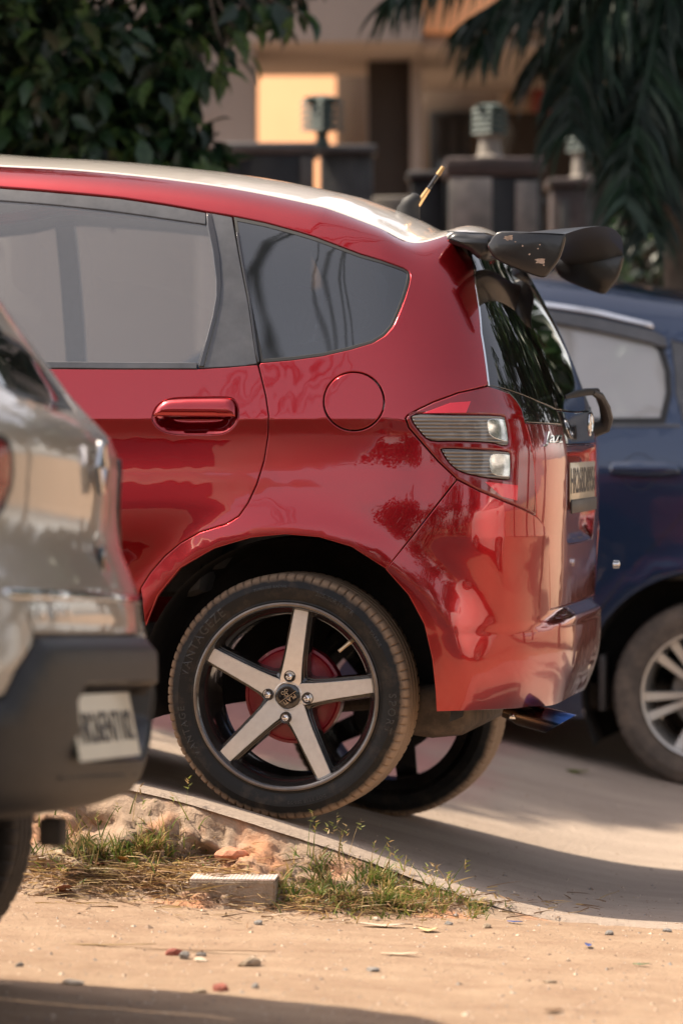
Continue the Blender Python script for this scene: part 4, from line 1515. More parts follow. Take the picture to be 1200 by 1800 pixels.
# flanks, roof, bottom, wheels (mostly outside the picture)
qn = np.concatenate([seam_n[::-1], np.array([[UCS - .50, 1.15], [UCS - .52, 1.24], [UCS - .52, 1.35], [UCS - .38, 1.598], [-1.2, 1.598], [-2.6, 1.598], [-2.9, 1.30], [-2.9, .45]]),
                     np.array([[-.86 + .39 * math.cos(t), .42 + .39 * math.sin(t)] for t in np.linspace(math.pi, .1, 14)]), np.array([[-.47, .655], [_t[-1][0] - .30, .66]]), hb[5:7] + [0, .003]])
sidewin = np.array([[-2.4, 1.27], [-2.25, 1.50], [-1.2, 1.53], [-.85, 1.52], [-.75, 1.30]])
for mirr in (False, True):
    panel('side_panel', SS, [qn, sidewin], M_silver, suv, res=.06, gap=.002, flange=.02, mirror=mirr)
    panel('side_window', SS, [sidewin], M_glass_r, suv, off=-.006, res=.08, flange=.003, mirror=mirr)
def suv_roof(UV):
    u, t = UV[:, 0], UV[:, 1]
    e = shell_suv(np.stack([u, np.full_like(u, 1.6)], 1))
    k = np.abs(e[:, 1]) / .53
    return np.stack([e[:, 0], e[:, 1] * (1 - 2 * t), e[:, 2] + .05 * k * (1 - (1 - 2 * t)**2)], 1)
panel('roof', Surf(suv_roof), [strip_loop(-2.9, UCS - .03)], M_silver, suv, res=.08, flange=.01)
MB().box((-1.9, 0, .56), (1.9, 1.1, .10), bev=.03).obj('floor_pan', M_under, suv)
MB().box((-.40, 0, .60), (.30, .9, .06), bev=.02).obj('boot_floor', M_under, suv)
bx_, bz_ = SUV.plane_y(94, 1462, .22)
MB().box((bx_, .22, bz_), (.046, .05, .052), bev=.008).obj('tow_bracket', M_under, suv)
def tyre_edge(x):                   # picture column of the far rear tyre's right edge
    t = np.linspace(-1.2, 1.2, 41)
    return float(proj(SUV.w(np.stack([x + .315 * np.cos(t), np.full(41, .74), .445 + .315 * np.sin(t)], 1)))[:, 0].max())
x_far = -.9
for _ in range(12): x_far += (44 - tyre_edge(x_far)) / 900.0
for y_, fl in ((-.74, False), (.74, True)):
    for x_ in (x_far, x_far - 2.6):
        w = bpy.data.objects.new('wheel', None); link(w, suv)
        w.location = (x_, y_, .40 + (-.03 if y_ < 0 else .045))
        if fl: w.rotation_euler = (0, 0, math.pi)
        tyre_mesh('tyre', .315, .200, .092, w, None, notch=60, m=mat('tyre_plain', (.012, .0115, .011), .7, spec=.25, dust=.12))
        mb = MB().lathe([(0, -.05), (.10, -.055), (.13, -.05), (.19, -.07), (.203, -.085), (.203, .08)], 40)
        mb.obj('rim', M_spoke, w)
# plate
def sp3(px, py, dx):
    y, z = SUV.plane_x(px, py, dx)
    return np.array([dx, y, z])
pc = [sp3(125, 1220, -.012), sp3(218, 1217, -.018), sp3(237, 1330, .008), sp3(139, 1333, .012)]
tl, tr_, br, bl = [np.array(p) for p in pc]
h_ = (tl + tr_) / 2 - (bl + br) / 2
ctr = (tl + tr_ + br + bl) / 4
ztop, zbot = (tl + tr_)[2] / 2, (bl + br)[2] / 2
tilt = .024
def spl(x, y, z):                   # plate axes: x to the right, y up
    return (ctr[0] + .017 + z - tilt * (y / (ztop - zbot)), ctr[1] - .050 + x, ctr[2] + y)
hw_, hh_ = .228, (ztop - zbot) / 2
sp_ = MB().add([spl(x, y, z) for z in (-.004, 0) for x, y in ((-hw_, -hh_), (hw_, -hh_), (hw_, hh_), (-hw_, hh_))], [(0, 3, 2, 1), (4, 5, 6, 7), (0, 1, 5, 4), (1, 2, 6, 5), (2, 3, 7, 6), (3, 0, 4, 7)]).obj('number_plate', M_plate, bm_, smooth=False)
letters('plate_lettering', 'HR26EN7102', .074, lambda x, y, z: spl(x, y - .004, z + .0012), M_ink, sp_, extrude=.0003, bold=.0012)

# ------------------------------------------------------------------ the dark blue car behind, cut by the right edge
BLU = Frame(10.0, (0, -.82, .32), at_depth(1240, 1222, 13.0))
M_blue = paint('blue_paint', (.010, .030, .078), flake=.45, rough=.30, dust=.003)
Wblu = pchip([.10, .25, .35, .55, .75, .90, 1.0, 1.07, 1.13, 1.19, 1.25, 1.4, 1.55, 1.63, 1.67, 1.69, 1.70, 1.704], [.80, .83, .845, .86, .868, .872, .872, .868, .858, .842, .822, .765, .70, .66, .625, .59, .565, .54])
brail = [BLU.plane_y(px, py, -.58) for px, py in ((700, 478), (820, 480), (940, 490), (1020, 500), (1100, 513), (1200, 531), (1300, 552))]
_zrb = pchip([-4, -3.0, -2.35, -2.15, -1.5, -1.15] + [p[0] for p in brail] + [1.2, 3], [1.28, 1.28, 1.29, 1.33, 1.66, brail[0][1] + .004] + [p[1] for p in brail] + [1.55, 1.5])
XEb = pchip([.1, .4, .8, 1.2, 1.4, 1.7], [.60, .72, .72, .66, .58, .40])
XFb = pchip([.1, .5, .9, 1.2, 1.8], [-3.45, -3.6, -3.58, -3.3, -3.0])
def flare_b(u, z):
    d = np.hypot(u, z - .32)
    return np.where(np.abs(u) < .7, .016 * np.exp(-((d - .43) / .05)**2), 0)
UCB0 = .1 + .8 * math.pi / 2
shell_b = Shell(Wblu, XEb, lambda u: _zrb(np.where(u > UCB0, 2 * UCB0 - u, u)), 1.25, 1.70, .1, 4.0, xf=-2.7, XF=XFb, flare=flare_b)
SBl = Surf(shell_b)
UCB = shell_b.uc()
def BU(*pts): return to_uv(SBl, BLU, pts)
blue = thing('parked_car', 'dark blue car with chrome window visor parked behind the red hatchback', 'car', BLU.o, -R(10.0), group='parked cars')
vt_ = BU((1000, 560), (1100, 578))
vtop = float(vt_[0][1])
vbel = float(BU((1100, 748))[0][1])
seam_b = BU((1210, 888), (1180, 925), (1140, 966), (1095, 1012), (1060, 1060), (1046, 1085))
wdw = np.concatenate([BU((960, 552), (1050, 566), (1150, 590), (1166, 612), (1178, 650), (1180, 690), (1168, 744)), np.array([[-.9, vbel], [-2.0, vbel - .02], [-1.9, vbel + .08], [-1.45, vtop - .06], [-.9, vtop - .01]])])
qwb = np.concatenate([BU((1178, 596), (1230, 612)), np.array([[.50, 1.52], [.55, 1.40], [.40, 1.30]]), BU((1200, 744), (1186, 690), (1184, 650))])
archb = [[.42 * math.cos(t), .32 + .42 * math.sin(t)] for t in np.linspace(math.pi + .2, -.2, 26)]
upper = np.array([[-2.2, 1.698], [-1.5, 1.698], [-.8, 1.698], [0, 1.698], [.55, 1.698], [.62, 1.4], [.70, 1.2], [.75, .8], [.72, .25]] + archb[::-1] + [[-2.2, .25], [-2.25, .8], [-2.15, vbel - .03]])
for mirr in (False, True):
    bs = panel('side_panel', SBl, [upper, wdw, qwb], M_blue, blue, res=.05, gap=.001, flange=.02, mirror=mirr, edge=.025)
    panel('side_window', SBl, [wdw], glass('blue_car_glass', (.65, .7, .7), dust=.34, dust_col=(.88, .86, .83)), blue, off=-.008, res=.08, gap=-.004, flange=.003, mirror=mirr)  # bright sky reflection painted in as a thick pale film
    panel('quarter_window', SBl, [qwb], M_trim, blue, off=-.004, res=.05, gap=.001, flange=.004, mirror=mirr)
    panel('window_border', SBl, [resample(wdw, .02), offset_loop(resample(wdw, .02), .022)], M_rubber, bs, off=-.004, res=.06, flange=.006, bev=.001, mirror=mirr, edge=.04)
    vis = np.concatenate([BU((945, 546), (960, 548), (1050, 562), (1145, 584), (1168, 596), (1172, 612), (1160, 612), (1140, 604), (1050, 584), (960, 568)), np.array([[-.9, vtop - .045], [-1.4, vtop - .10], [-1.4, vtop - .05], [-.9, vtop + .0]])])
    vz = panel('window_visor', SBl, [vis], M_trim, blue, off=.018, res=.04, flange=.014, bev=.002, mirror=mirr, edge=.03)
    chs = np.concatenate([BU((955, 536), (1050, 550), (1145, 573), (1148, 580), (1050, 557.5), (955, 543)), np.array([[-.9, vtop + .012], [-1.4, vtop - .035], [-1.4, vtop - .025], [-.9, vtop + .022]])])
    panel('chrome_strip', SBl, [chs], M_chrome, vz, off=.024, res=.03, flange=.012, bev=.002, mirror=mirr, edge=.03)
    hb_ = BU((1072, 815), (1120, 813), (1170, 815), (1196, 820), (1196, 834), (1170, 838), (1120, 838), (1072, 834))
    def hof(UV):
        return .03 + .012 * np.sqrt(np.clip(1 - (1 - np.clip(dist_loop(hb_, UV) / .02, 0, 1))**2, 0, 1))
    cup = BU(*[(1122 + 30 * math.cos(t), 830 + 33 * math.sin(t)) for t in np.linspace(0, 2 * math.pi, 24, endpoint=False)])
    def cof(UV): return .001 - .0 * UV[:, 0]
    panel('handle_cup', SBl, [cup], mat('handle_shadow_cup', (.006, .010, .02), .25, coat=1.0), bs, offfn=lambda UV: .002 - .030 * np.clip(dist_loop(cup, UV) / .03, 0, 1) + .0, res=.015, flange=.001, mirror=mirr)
    panel('door_handle', SBl, [hb_], M_blue, bs, offfn=hof, res=.014, flange=.012, bev=.003, mirror=mirr, edge=.012)
    sm = np.concatenate([seam_b, (seam_b + [.007, .004])[::-1]])
    panel('door_seam', SBl, [sm], M_rubber, bs, off=.0012, res=.05, flange=.001, bev=.0003, mirror=mirr)
    panel('waist_strip', SBl, [np.concatenate([BU((960, 744), (1060, 745), (1195, 746), (1195, 751), (1060, 751), (960, 750))])], M_chrome if False else M_trim, bs, off=.004, res=.05, flange=.004, mirror=mirr)
    MB().tube([(-.42 - .05, (-.80 if not mirr else .80), .36), (-.45, (-.80 if not mirr else .80), .10)], .03, 8, flat=.12)
    fx, fz = BLU.plane_y(1060, 1150, -.78)
    fx2, fz2 = BLU.plane_y(1060, 1248, -.78)
    MB().box((fx, (-.74 if not mirr else .74), (fz + fz2) / 2), (.022, .20, fz - fz2), bev=.006).obj('mud_flap', M_black, blue)
    sg_ = -1 if not mirr else 1
    V, Fc = [], []
    ts = np.linspace(R(-25), R(205), 30)
    for t in ts:
        for yy, rr in ((.845, .415), (.50, .42), (.48, .12)):
            V.append((rr * math.cos(t), sg_ * yy, .32 + rr * math.sin(t)))
    for i in range(len(ts) - 1):
        for k in range(2): Fc.append((i * 3 + k, i * 3 + k + 1, i * 3 + 4 + k, i * 3 + 3 + k))
    MB().add(V, Fc).obj('wheel_housing', M_liner, blue)
nb = np.array([[-2.22, .25], [-2.26, .8], [-2.16, vbel - .03], [-2.22, 1.3], [-2.3, 1.698], [-2.7 - .8 * math.pi / 2, 1.698], [-2.7 - .8 * math.pi / 2, .2], [-3.2, .2]] + [[-2.74 + .40 * math.cos(t), .32 + .42 * math.sin(t)] for t in np.linspace(math.pi + .1, -.1, 16)])
for mirr in (False, True):
    panel('front_wing', SBl, [nb], M_blue, blue, res=.08, flange=.02, mirror=mirr)
def b_roof(UV):
    u, t = UV[:, 0], UV[:, 1]
    e = shell_b(np.stack([u, np.full_like(u, 1.70)], 1))
    k = np.abs(e[:, 1]) / .565
    return np.stack([e[:, 0], e[:, 1] * (1 - 2 * t), e[:, 2] + .05 * k * (1 - (1 - 2 * t)**2)], 1)
SBR = Surf(b_roof)
panel('roof', SBR, [strip_loop(-1.45, UCB - .03)], M_blue, blue, res=.08, flange=.01)
panel('windscreen', SBR, [strip_loop(-2.25, -1.46)], glass('windscreen_glass', (.6, .65, .65), dust=.25), blue, res=.10, flange=.004)
panel('bonnet', SBR, [strip_loop(-2.7 - .8 * math.pi / 2 + .02, -2.26)], M_blue, blue, res=.12, flange=.01)
rb_half = np.array([[UCB, 1.69], [.66, 1.69], [.63, 1.4], [.71, 1.2], [.76, .8], [.73, .25], [UCB, .25]])
rb_ = np.concatenate([rb_half, np.stack([2 * UCB - rb_half[::-1, 0], rb_half[::-1, 1]], 1)[1:-1]])
panel('tailgate', SBl, [rb_], M_blue, blue, res=.08, gap=.002, flange=.02)
MB().box((-1.3, 0, .30), (3.2, 1.3, .10), bev=.03).obj('floor_pan', M_under, blue)
MB().box((-.5, 0, .95), (1.6, 1.3, .5), bev=.1).obj('seats', M_cabin_light, blue)
M_bluespoke = mat('silver_alloy', (.66, .64, .60), .35, .8, dust=.35, dust_col=(.45, .36, .28))
M_tyre_dusty = mat('tyre_dusty', (.05, .045, .04), .85, dust=.75, dust_col=(.27, .20, .15))
for (x_, y_, fl) in ((0, -.82 + .10, False), (0, .72, True), (-2.74, -.72, False), (-2.74, .72, True)):
    w = bpy.data.objects.new('wheel', None); link(w, blue)
    w.location = (x_, y_, .32)
    if fl: w.rotation_euler = (0, 0, math.pi)
    tyre_mesh('tyre', .32, .215, .10, w, None, notch=48, m=M_tyre_dusty)
    rim = MB().lathe([(.218, -.096), (.220, -.102), (.212, -.10), (.205, -.085), (.195, -.03), (.190, .05), (.21, .09)], 64).obj('rim', M_bluespoke, w, angle=50)
    MB().lathe([(0, -.03), (.12, -.03), (.13, .0), (.0, .03)], 32).obj('brake_disc', mat('brake_steel', (.25, .24, .22), .5, .7), w)
    for k in range(6):
        for dd in (-9.5, 9.5):
            a = R(60 * k + dd + 12)
            a2 = R(60 * k + dd * .95 + 12)
            ca, sa = math.cos(a), math.sin(a)
            V, Fc = [], []
            for r, hw2, y2 in ((.03, .012, -.075), (.08, .013, -.070), (.14, .015, -.074), (.207, .019, -.088)):
                for t_, dy in ((-1, .03), (-.8, 0), (.8, 0), (1, .03)):
                    V.append((r * ca - t_ * hw2 * sa, y2 + dy, r * sa + t_ * hw2 * ca))
            for i in range(3):
                for q in range(3): Fc.append((i * 4 + q, i * 4 + q + 1, i * 4 + 5 + q, i * 4 + 4 + q))
            MB().add(V, Fc).obj('spoke', M_bluespoke, rim, angle=25)
    MB().lathe([(0, -.082), (.028, -.081), (.034, -.074), (.036, -.05)], 24).obj('centre_cap', M_bluespoke, rim)
# ------------------------------------------------------------------ noise helper
def vnoise(x, y, seed=0):
    """smooth value noise, -1..1"""
    x, y = np.asarray(x, float), np.asarray(y, float)
    xi, yi = np.floor(x).astype(np.int64), np.floor(y).astype(np.int64)
    xf, yf = x - xi, y - yi
    xf, yf = xf * xf * (3 - 2 * xf), yf * yf * (3 - 2 * yf)
    def h(a, b):
        n = (a * 374761393 + b * 668265263 + seed * 982451653) & 0x7fffffff
        n = ((n ^ (n >> 13)) * 1274126177) & 0x7fffffff
        return ((n ^ (n >> 16)) & 0xffff) / 32767.5 - 1
    return (h(xi, yi) * (1 - xf) + h(xi + 1, yi) * xf) * (1 - yf) + (h(xi, yi + 1) * (1 - xf) + h(xi + 1, yi + 1) * xf) * yf
def fbm(x, y, seed=0, o=4):
    s, a = 0, .5
    for k in range(o):
        s = s + a * vnoise(x * 2**k, y * 2**k, seed + k)
        a *= .5
    return s

# ------------------------------------------------------------------ ground, ramp, bank
def red_local(X, Y):
    dx, dy = X - RED.o[0], Y - RED.o[1]
    return dx * RED.ex[0] + dy * RED.ex[1], dx * RED.ey[0] + dy * RED.ey[1]
def ground_z(X, Y):
    X, Y = np.asarray(X, float), np.asarray(Y, float)
    z = .045 - .05 * np.clip(X, -2.5, 1.6)
    near = np.exp(-((X / 6)**2)) * np.exp(-(((Y - 9) / 6)**2))
    z = z + near * (.010 * fbm(X * 1.3, Y * 2.0, 3) + .004 * fbm(X * 7, Y * 12, 9) + .0025 * fbm(X * 26, Y * 40, 19, 3))
    return z
edge_px = [(-200, 1345), (0, 1352), (120, 1366), (200, 1382), (330, 1412), (430, 1441), (520, 1470), (620, 1503), (760, 1556), (900, 1600), (1000, 1621), (1100, 1633), (1200, 1640), (1400, 1652)]
YEDGE = -.98
ep2 = [RED.plane_y(px, py, YEDGE) for px, py in edge_px]
ramp_prof = pchip([-4, -2.2] + [p[0] for p in ep2] + [3, 6], [ep2[0][1] + .02, ep2[0][1] + .01] + [p[1] for p in ep2] + [ep2[-1][1] - .07, ep2[-1][1] - .2])
# further back the ramp is a plain inclined sheet: a straight profile under the far wheels
_pa, _pb = RED.plane_y(700, 1433, .75), RED.plane_y(1200, 1562, .75)
_sl = (_pb[1] - _pa[1]) / (_pb[0] - _pa[0])
_blue_z = float(BLU.o[2] - RED.o[2])
def far_prof(x):
    ln = _pa[1] + _sl * (x - _pa[0])
    lo, hi, k = -.30, .10, .025
    ln = lo + k * np.logaddexp(0, (ln - lo) / k)
    return hi - k * np.logaddexp(0, (hi - ln) / k)
def ramp_raw(x, y):
    t = np.clip((y - YEDGE) / (.75 - YEDGE), 0, 1)
    q = np.clip((y - .75) / 2.4, 0, 1)
    q = q * q * (3 - 2 * q)
    return ramp_prof(x) * (1 - t) + far_prof(x) * t + q * (_blue_z - far_prof(.72))
# both rear tyres stand on it
_xs = np.linspace(-.2, .2, 81)
_touch = float(np.min(.3055 - np.sqrt(.3055**2 - _xs**2) - ramp_raw(_xs, np.full(81, -.70))))
def ramp_z(x, y):
    x, y = np.asarray(x, float), np.asarray(y, float)
    return ramp_raw(x, y) + _touch * np.exp(-((y + .8) / .8)**2) - .002
def soil_material(name, c1, c2, c3, streak=(6, 6, 6), pebbles=True):
    m, nt, N, L, p = nt_new(name)
    p.inputs['Roughness'].default_value = .95
    p.inputs['Specular IOR Level'].default_value = .15
    tc = N.new('ShaderNodeTexCoord')
    mp = N.new('ShaderNodeMapping')
    mp.inputs['Scale'].default_value = streak
    L.new(tc.outputs['Object'], mp.inputs[0])
    n1 = N.new('ShaderNodeTexNoise'); n1.inputs['Scale'].default_value = 1.0; n1.inputs['Detail'].default_value = 8; n1.inputs['Roughness'].default_value = .65
    L.new(mp.outputs[0], n1.inputs['Vector'])
    r1 = N.new('ShaderNodeMapRange'); r1.inputs[1].default_value = .35; r1.inputs[2].default_value = .65
    L.new(n1.outputs['Fac'], r1.inputs[0])
    mx = N.new('ShaderNodeMix'); mx.data_type = 'RGBA'
    mx.inputs[6].default_value = (*c1, 1); mx.inputs[7].default_value = (*c2, 1)
    L.new(r1.outputs[0], mx.inputs[0])
    n2 = N.new('ShaderNodeTexNoise'); n2.inputs['Scale'].default_value = 95.0; n2.inputs['Detail'].default_value = 5; n2.inputs['Roughness'].default_value = .75
    L.new(tc.outputs['Object'], n2.inputs['Vector'])
    r2 = N.new('ShaderNodeMapRange'); r2.inputs[1].default_value = .57; r2.inputs[2].default_value = .72; r2.inputs[4].default_value = .75
    L.new(n2.outputs['Fac'], r2.inputs[0])
    mx2 = N.new('ShaderNodeMix'); mx2.data_type = 'RGBA'
    mx2.inputs[7].default_value = (*c3, 1)
    L.new(mx.outputs[2], mx2.inputs[6])
    L.new(r2.outputs[0], mx2.inputs[0])
    L.new(mx2.outputs[2], p.inputs['Base Color'])
    n3 = N.new('ShaderNodeTexNoise'); n3.inputs['Scale'].default_value = 40.0; n3.inputs['Detail'].default_value = 9; n3.inputs['Roughness'].default_value = .7
    L.new(tc.outputs['Object'], n3.inputs['Vector'])
    b = N.new('ShaderNodeBump'); b.inputs['Strength'].default_value = .8; b.inputs['Distance'].default_value = .014
    L.new(n3.outputs['Fac'], b.inputs['Height'])
    L.new(b.outputs[0], p.inputs['Normal'])
    return m, nt, N, L, p, mx2
M_soil = soil_material('dry_soil', (.40, .285, .195), (.31, .208, .140), (.15, .10, .07), (5, 9, 6))[0]
def axis(lo, hi, step, far):
    a = [np.arange(lo, hi, step)]
    q, s = hi, step
    up = []
    while q < far:
        s *= 1.35; q += s; up.append(q)
    q, s = lo, step
    dn = []
    while q > -far:
        s *= 1.35; q -= s; dn.append(q)
    return np.concatenate([dn[::-1], a[0], up])
gx, gy = axis(-1.7, 1.7, .022, 900), axis(6.6, 10.0, .022, 900)
GX, GY = np.meshgrid(gx, gy)
GZ = ground_z(GX, GY)
lx, ly = red_local(GX, GY)
under = (ly > YEDGE - .04) & (ly < 7.5) & (lx > -4) & (lx < 3.5)
GZ = np.where(under, np.minimum(GZ, RED.o[2] + ramp_z(lx, ly) - .05), GZ)
def grid_faces(ny, nx):
    i = np.arange(ny - 1)[:, None] * nx + np.arange(nx - 1)[None]
    return np.stack([i, i + 1, i + nx + 1, i + nx], -1).reshape(-1, 4)
def grid_obj(name, P, m, parent=None, smooth=True):
    ny, nx = P.shape[:2]
    me = bpy.data.meshes.new(name)
    Fq = grid_faces(ny, nx)
    me.vertices.add(ny * nx)
    me.vertices.foreach_set('co', P.reshape(-1).astype(np.float32))
    me.loops.add(Fq.size)
    me.loops.foreach_set('vertex_index', Fq.reshape(-1).astype(np.int32))
    me.polygons.add(len(Fq))
    me.polygons.foreach_set('loop_start', np.arange(0, Fq.size, 4, dtype=np.int32))
    me.update(calc_edges=True)
    me.polygons.foreach_set('use_smooth', np.full(len(Fq), smooth))
    me.materials.append(m)
    return link(bpy.data.objects.new(name, me), parent)
g = grid_obj('ground', np.stack([GX, GY, GZ], -1), M_soil)
tag(g, kind='structure')
# unseen dark asphalt added below the picture so the car's flank mirrors less sunlit ground
vx, vy = np.concatenate([np.arange(-60, -8, 4), np.arange(-8, 8.1, .5), np.arange(12, 61, 4)]), np.arange(-4.2, 6.75, .35)
VX, VY = np.meshgrid(vx, vy)
rd = grid_obj('added_road', np.stack([VX, VY, ground_z(VX, VY) + .012], -1), mat('asphalt', (.05, .048, .046), .9, var=.25, scale=5, bump=.4, bscale=90))
tag(rd, kind='structure')

# concrete ramp with a red-oxide floor further back
def ramp_material():
    m, nt, N, L, p, mx = soil_material('ramp_concrete', (.46, .37, .30), (.36, .285, .23), (.25, .19, .15), (1.0, 3.5, 3))
    tc = [n for n in N if n.type == 'TEX_COORD'][0]
    sp = N.new('ShaderNodeSeparateXYZ'); L.new(tc.outputs['Object'], sp.inputs[0])
    n = N.new('ShaderNodeTexNoise'); n.inputs['Scale'].default_value = 3.0; n.inputs['Detail'].default_value = 6
    L.new(tc.outputs['Object'], n.inputs['Vector'])
    a = N.new('ShaderNodeMath'); a.operation = 'MULTIPLY_ADD'; a.inputs[1].default_value = .5
    L.new(n.outputs['Fac'], a.inputs[0]); L.new(sp.outputs['Y'], a.inputs[2])
    r = N.new('ShaderNodeMapRange'); r.inputs[1].default_value = 1.45; r.inputs[2].default_value = 1.65
    L.new(a.outputs[0], r.inputs[0])
    a2 = N.new('ShaderNodeMath'); a2.operation = 'MULTIPLY_ADD'; a2.inputs[1].default_value = .5
    L.new(n.outputs['Fac'], a2.inputs[0]); L.new(sp.outputs['X'], a2.inputs[2])
    r2 = N.new('ShaderNodeMapRange'); r2.inputs[1].default_value = .05; r2.inputs[2].default_value = .40; r2.inputs[3].default_value = 1; r2.inputs[4].default_value = 0
    L.new(a2.outputs[0], r2.inputs[0])
    ml = N.new('ShaderNodeMath'); ml.operation = 'MULTIPLY'
    L.new(r.outputs[0], ml.inputs[0]); L.new(r2.outputs[0], ml.inputs[1])
    ml2 = N.new('ShaderNodeMath'); ml2.operation = 'MULTIPLY'; ml2.inputs[1].default_value = .85
    L.new(ml.outputs[0], ml2.inputs[0])
    mq = N.new('ShaderNodeMix'); mq.data_type = 'RGBA'
    L.new(mx.outputs[2], mq.inputs[6]); mq.inputs[7].default_value = (.42, .20, .18, 1)
    L.new(ml2.outputs[0], mq.inputs[0])
    L.new(mq.outputs[2], p.inputs['Base Color'])
    return m
rx_ = np.concatenate([np.arange(-4, -1.2, .1), np.arange(-1.2, 1.3, .02), np.arange(1.3, 4.0, .1)])
ry_ = np.concatenate([np.arange(0, .5, .02), np.arange(.5, 2, .05), np.arange(2, 8, .2)])
RX, RY = np.meshgrid(rx_, ry_)
wob = .030 * fbm(RX * 3.1, RX * 0 + 2, 41, 4) + .012 * fbm(RX * 17, RX * 0 + 5, 43, 3)
RYl = YEDGE + wob * np.exp(-RY / .1) + RY
RZ = ramp_z(RX, RYl) + .0012 * fbm(RX * 3, RYl * 5, 5) + .0008 * fbm(RX * 14, RYl * 20, 6, 3) - .012 * np.exp(-RY / .012)
ro_ = grid_obj('ramp', np.stack([RX, RYl, RZ], -1), ramp_material())
ro_.location = RED.o
ro_.rotation_euler = (0, 0, -R(YAW))
tag(ro_, kind='structure')

# rough broken bank under the ramp's near edge
bxs = np.arange(-1.6, .95, .011)
bt = np.linspace(0, 1, 40)
BX, BT = np.meshgrid(bxs, bt)
wob2 = .030 * fbm(BX * 3.1, BX * 0 + 2, 41, 4) + .012 * fbm(BX * 17, BX * 0 + 5, 43, 3)
top_z = ramp_z(BX, YEDGE + wob2) - .012
reach = np.interp(BX, [-1.6, -.5, 0, .3, .55, .8, 1], [.40, .36, .32, .28, .24, .18, .10])
BYl = YEDGE + wob2 + .012 - BT**1.15 * reach
WX = RED.o[0] + BX * RED.ex[0] + BYl * RED.ey[0]
WY = RED.o[1] + BX * RED.ex[1] + BYl * RED.ey[1]
low = ground_z(WX, WY) - RED.o[2] - .006
f = np.where(BT < .35, 1 - .55 * (BT / .35)**.8, .45 * (1 - (BT - .35) / .65)**1.5)
BZ = low + (top_z - low) * f
amp = np.sin(np.pi * np.clip(BT, 0, 1))**.6 * np.clip((top_z - low) / .2, 0, 1)
rough = .045 * fbm(BX * 9, BT * 4, 51, 4) + .060 * np.abs(fbm(BX * 20, BT * 9, 57, 3)) + .022 * fbm(BX * 52, BT * 22, 61, 3)
hole = np.exp(-(((BX + .155) / .045)**2 + ((BT - .30) / .085)**2)) * .075 + np.exp(-(((BX + .42) / .06)**2 + ((BT - .22) / .06)**2)) * .04
BYl = BYl - amp * rough + hole
BZ = BZ + amp * (.5 * rough) - hole * .25
def bank_material():
    m, nt, N, L, p, mx = soil_material('broken_bank', (.46, .34, .25), (.30, .215, .15), (.20, .14, .10), (9, 9, 9))
    tc = [n for n in N if n.type == 'TEX_COORD'][0]
    n = N.new('ShaderNodeTexNoise'); n.inputs['Scale'].default_value = 5.0; n.inputs['Detail'].default_value = 5
    L.new(tc.outputs['Object'], n.inputs['Vector'])
    r = N.new('ShaderNodeMapRange'); r.inputs[1].default_value = .50; r.inputs[2].default_value = .62
    L.new(n.outputs['Fac'], r.inputs[0])
    mq = N.new('ShaderNodeMix'); mq.data_type = 'RGBA'
    L.new(mx.outputs[2], mq.inputs[6]); mq.inputs[7].default_value = (.50, .26, .15, 1)
    L.new(r.outputs[0], mq.inputs[0])
    L.new(mq.outputs[2], p.inputs['Base Color'])
    return m
M_bank = bank_material()
bo = grid_obj('bank', np.stack([BX, BYl, BZ], -1), M_bank)
bo.location = RED.o
bo.rotation_euler = (0, 0, -R(YAW))
tag(bo, kind='structure')
bank_tree = None
from mathutils.bvhtree import BVHTree
def bvh_of(*objs):
    V, Fc = [], []
    for o in objs:
        k = len(V)
        M = Matrix.Translation(o.location) @ o.rotation_euler.to_matrix().to_4x4()
        V += [M @ v.co for v in o.data.vertices]
        Fc += [tuple(i + k for i in p.vertices) for p in o.data.polygons]
    return BVHTree.FromPolygons(V, Fc)
BVH = bvh_of(g, ro_, bo)
def drop(px, py):
    """where the pixel's ray meets ground, ramp or bank"""
    d = Vector(ray(px, py))
    h = BVH.ray_cast(Vector(CAMP), d.normalized(), 60)
    return h[0], h[1]

# ------------------------------------------------------------------ grass, straw, litter
def leafmat(name, c, tr=.35, rough=.5):
    if name in MATS: return MATS[name]
    m, nt, N, L, p = nt_new(name)
    p.inputs['Roughness'].default_value = rough
    oi = N.new('ShaderNodeObjectInfo')
    n = N.new('ShaderNodeTexNoise'); n.inputs['Scale'].default_value = 6.0; n.inputs['Detail'].default_value = 3
    tc = N.new('ShaderNodeTexCoord'); L.new(tc.outputs['Object'], n.inputs['Vector'])
    mx = N.new('ShaderNodeMix'); mx.data_type = 'RGBA'
    mx.inputs[6].default_value = (c[0] * .65, c[1] * .65, c[2] * .65, 1)
    mx.inputs[7].default_value = (min(1, c[0] * 1.35), min(1, c[1] * 1.3), min(1, c[2] * 1.2), 1)
    r = N.new('ShaderNodeMapRange'); r.inputs[1].default_value = .35; r.inputs[2].default_value = .65
    L.new(n.outputs['Fac'], r.inputs[0]); L.new(r.outputs[0], mx.inputs[0])
    L.new(mx.outputs[2], p.inputs['Base Color'])
    tl = N.new('ShaderNodeBsdfTranslucent'); L.new(mx.outputs[2], tl.inputs[0])
    ms = N.new('ShaderNodeMixShader'); ms.inputs[0].default_value = tr
    L.new(p.outputs[0], ms.inputs[1]); L.new(tl.outputs[0], ms.inputs[2])
    L.new(ms.outputs[0], N['Material Output'].inputs[0])
    MATS[name] = m
    return m
M_g1 = leafmat('grass_green', (.11, .17, .035))
M_g2 = leafmat('grass_pale', (.22, .25, .06))
M_g3 = leafmat('grass_dry', (.42, .30, .14))
M_g4 = leafmat('straw_brown', (.20, .12, .065), tr=.1)
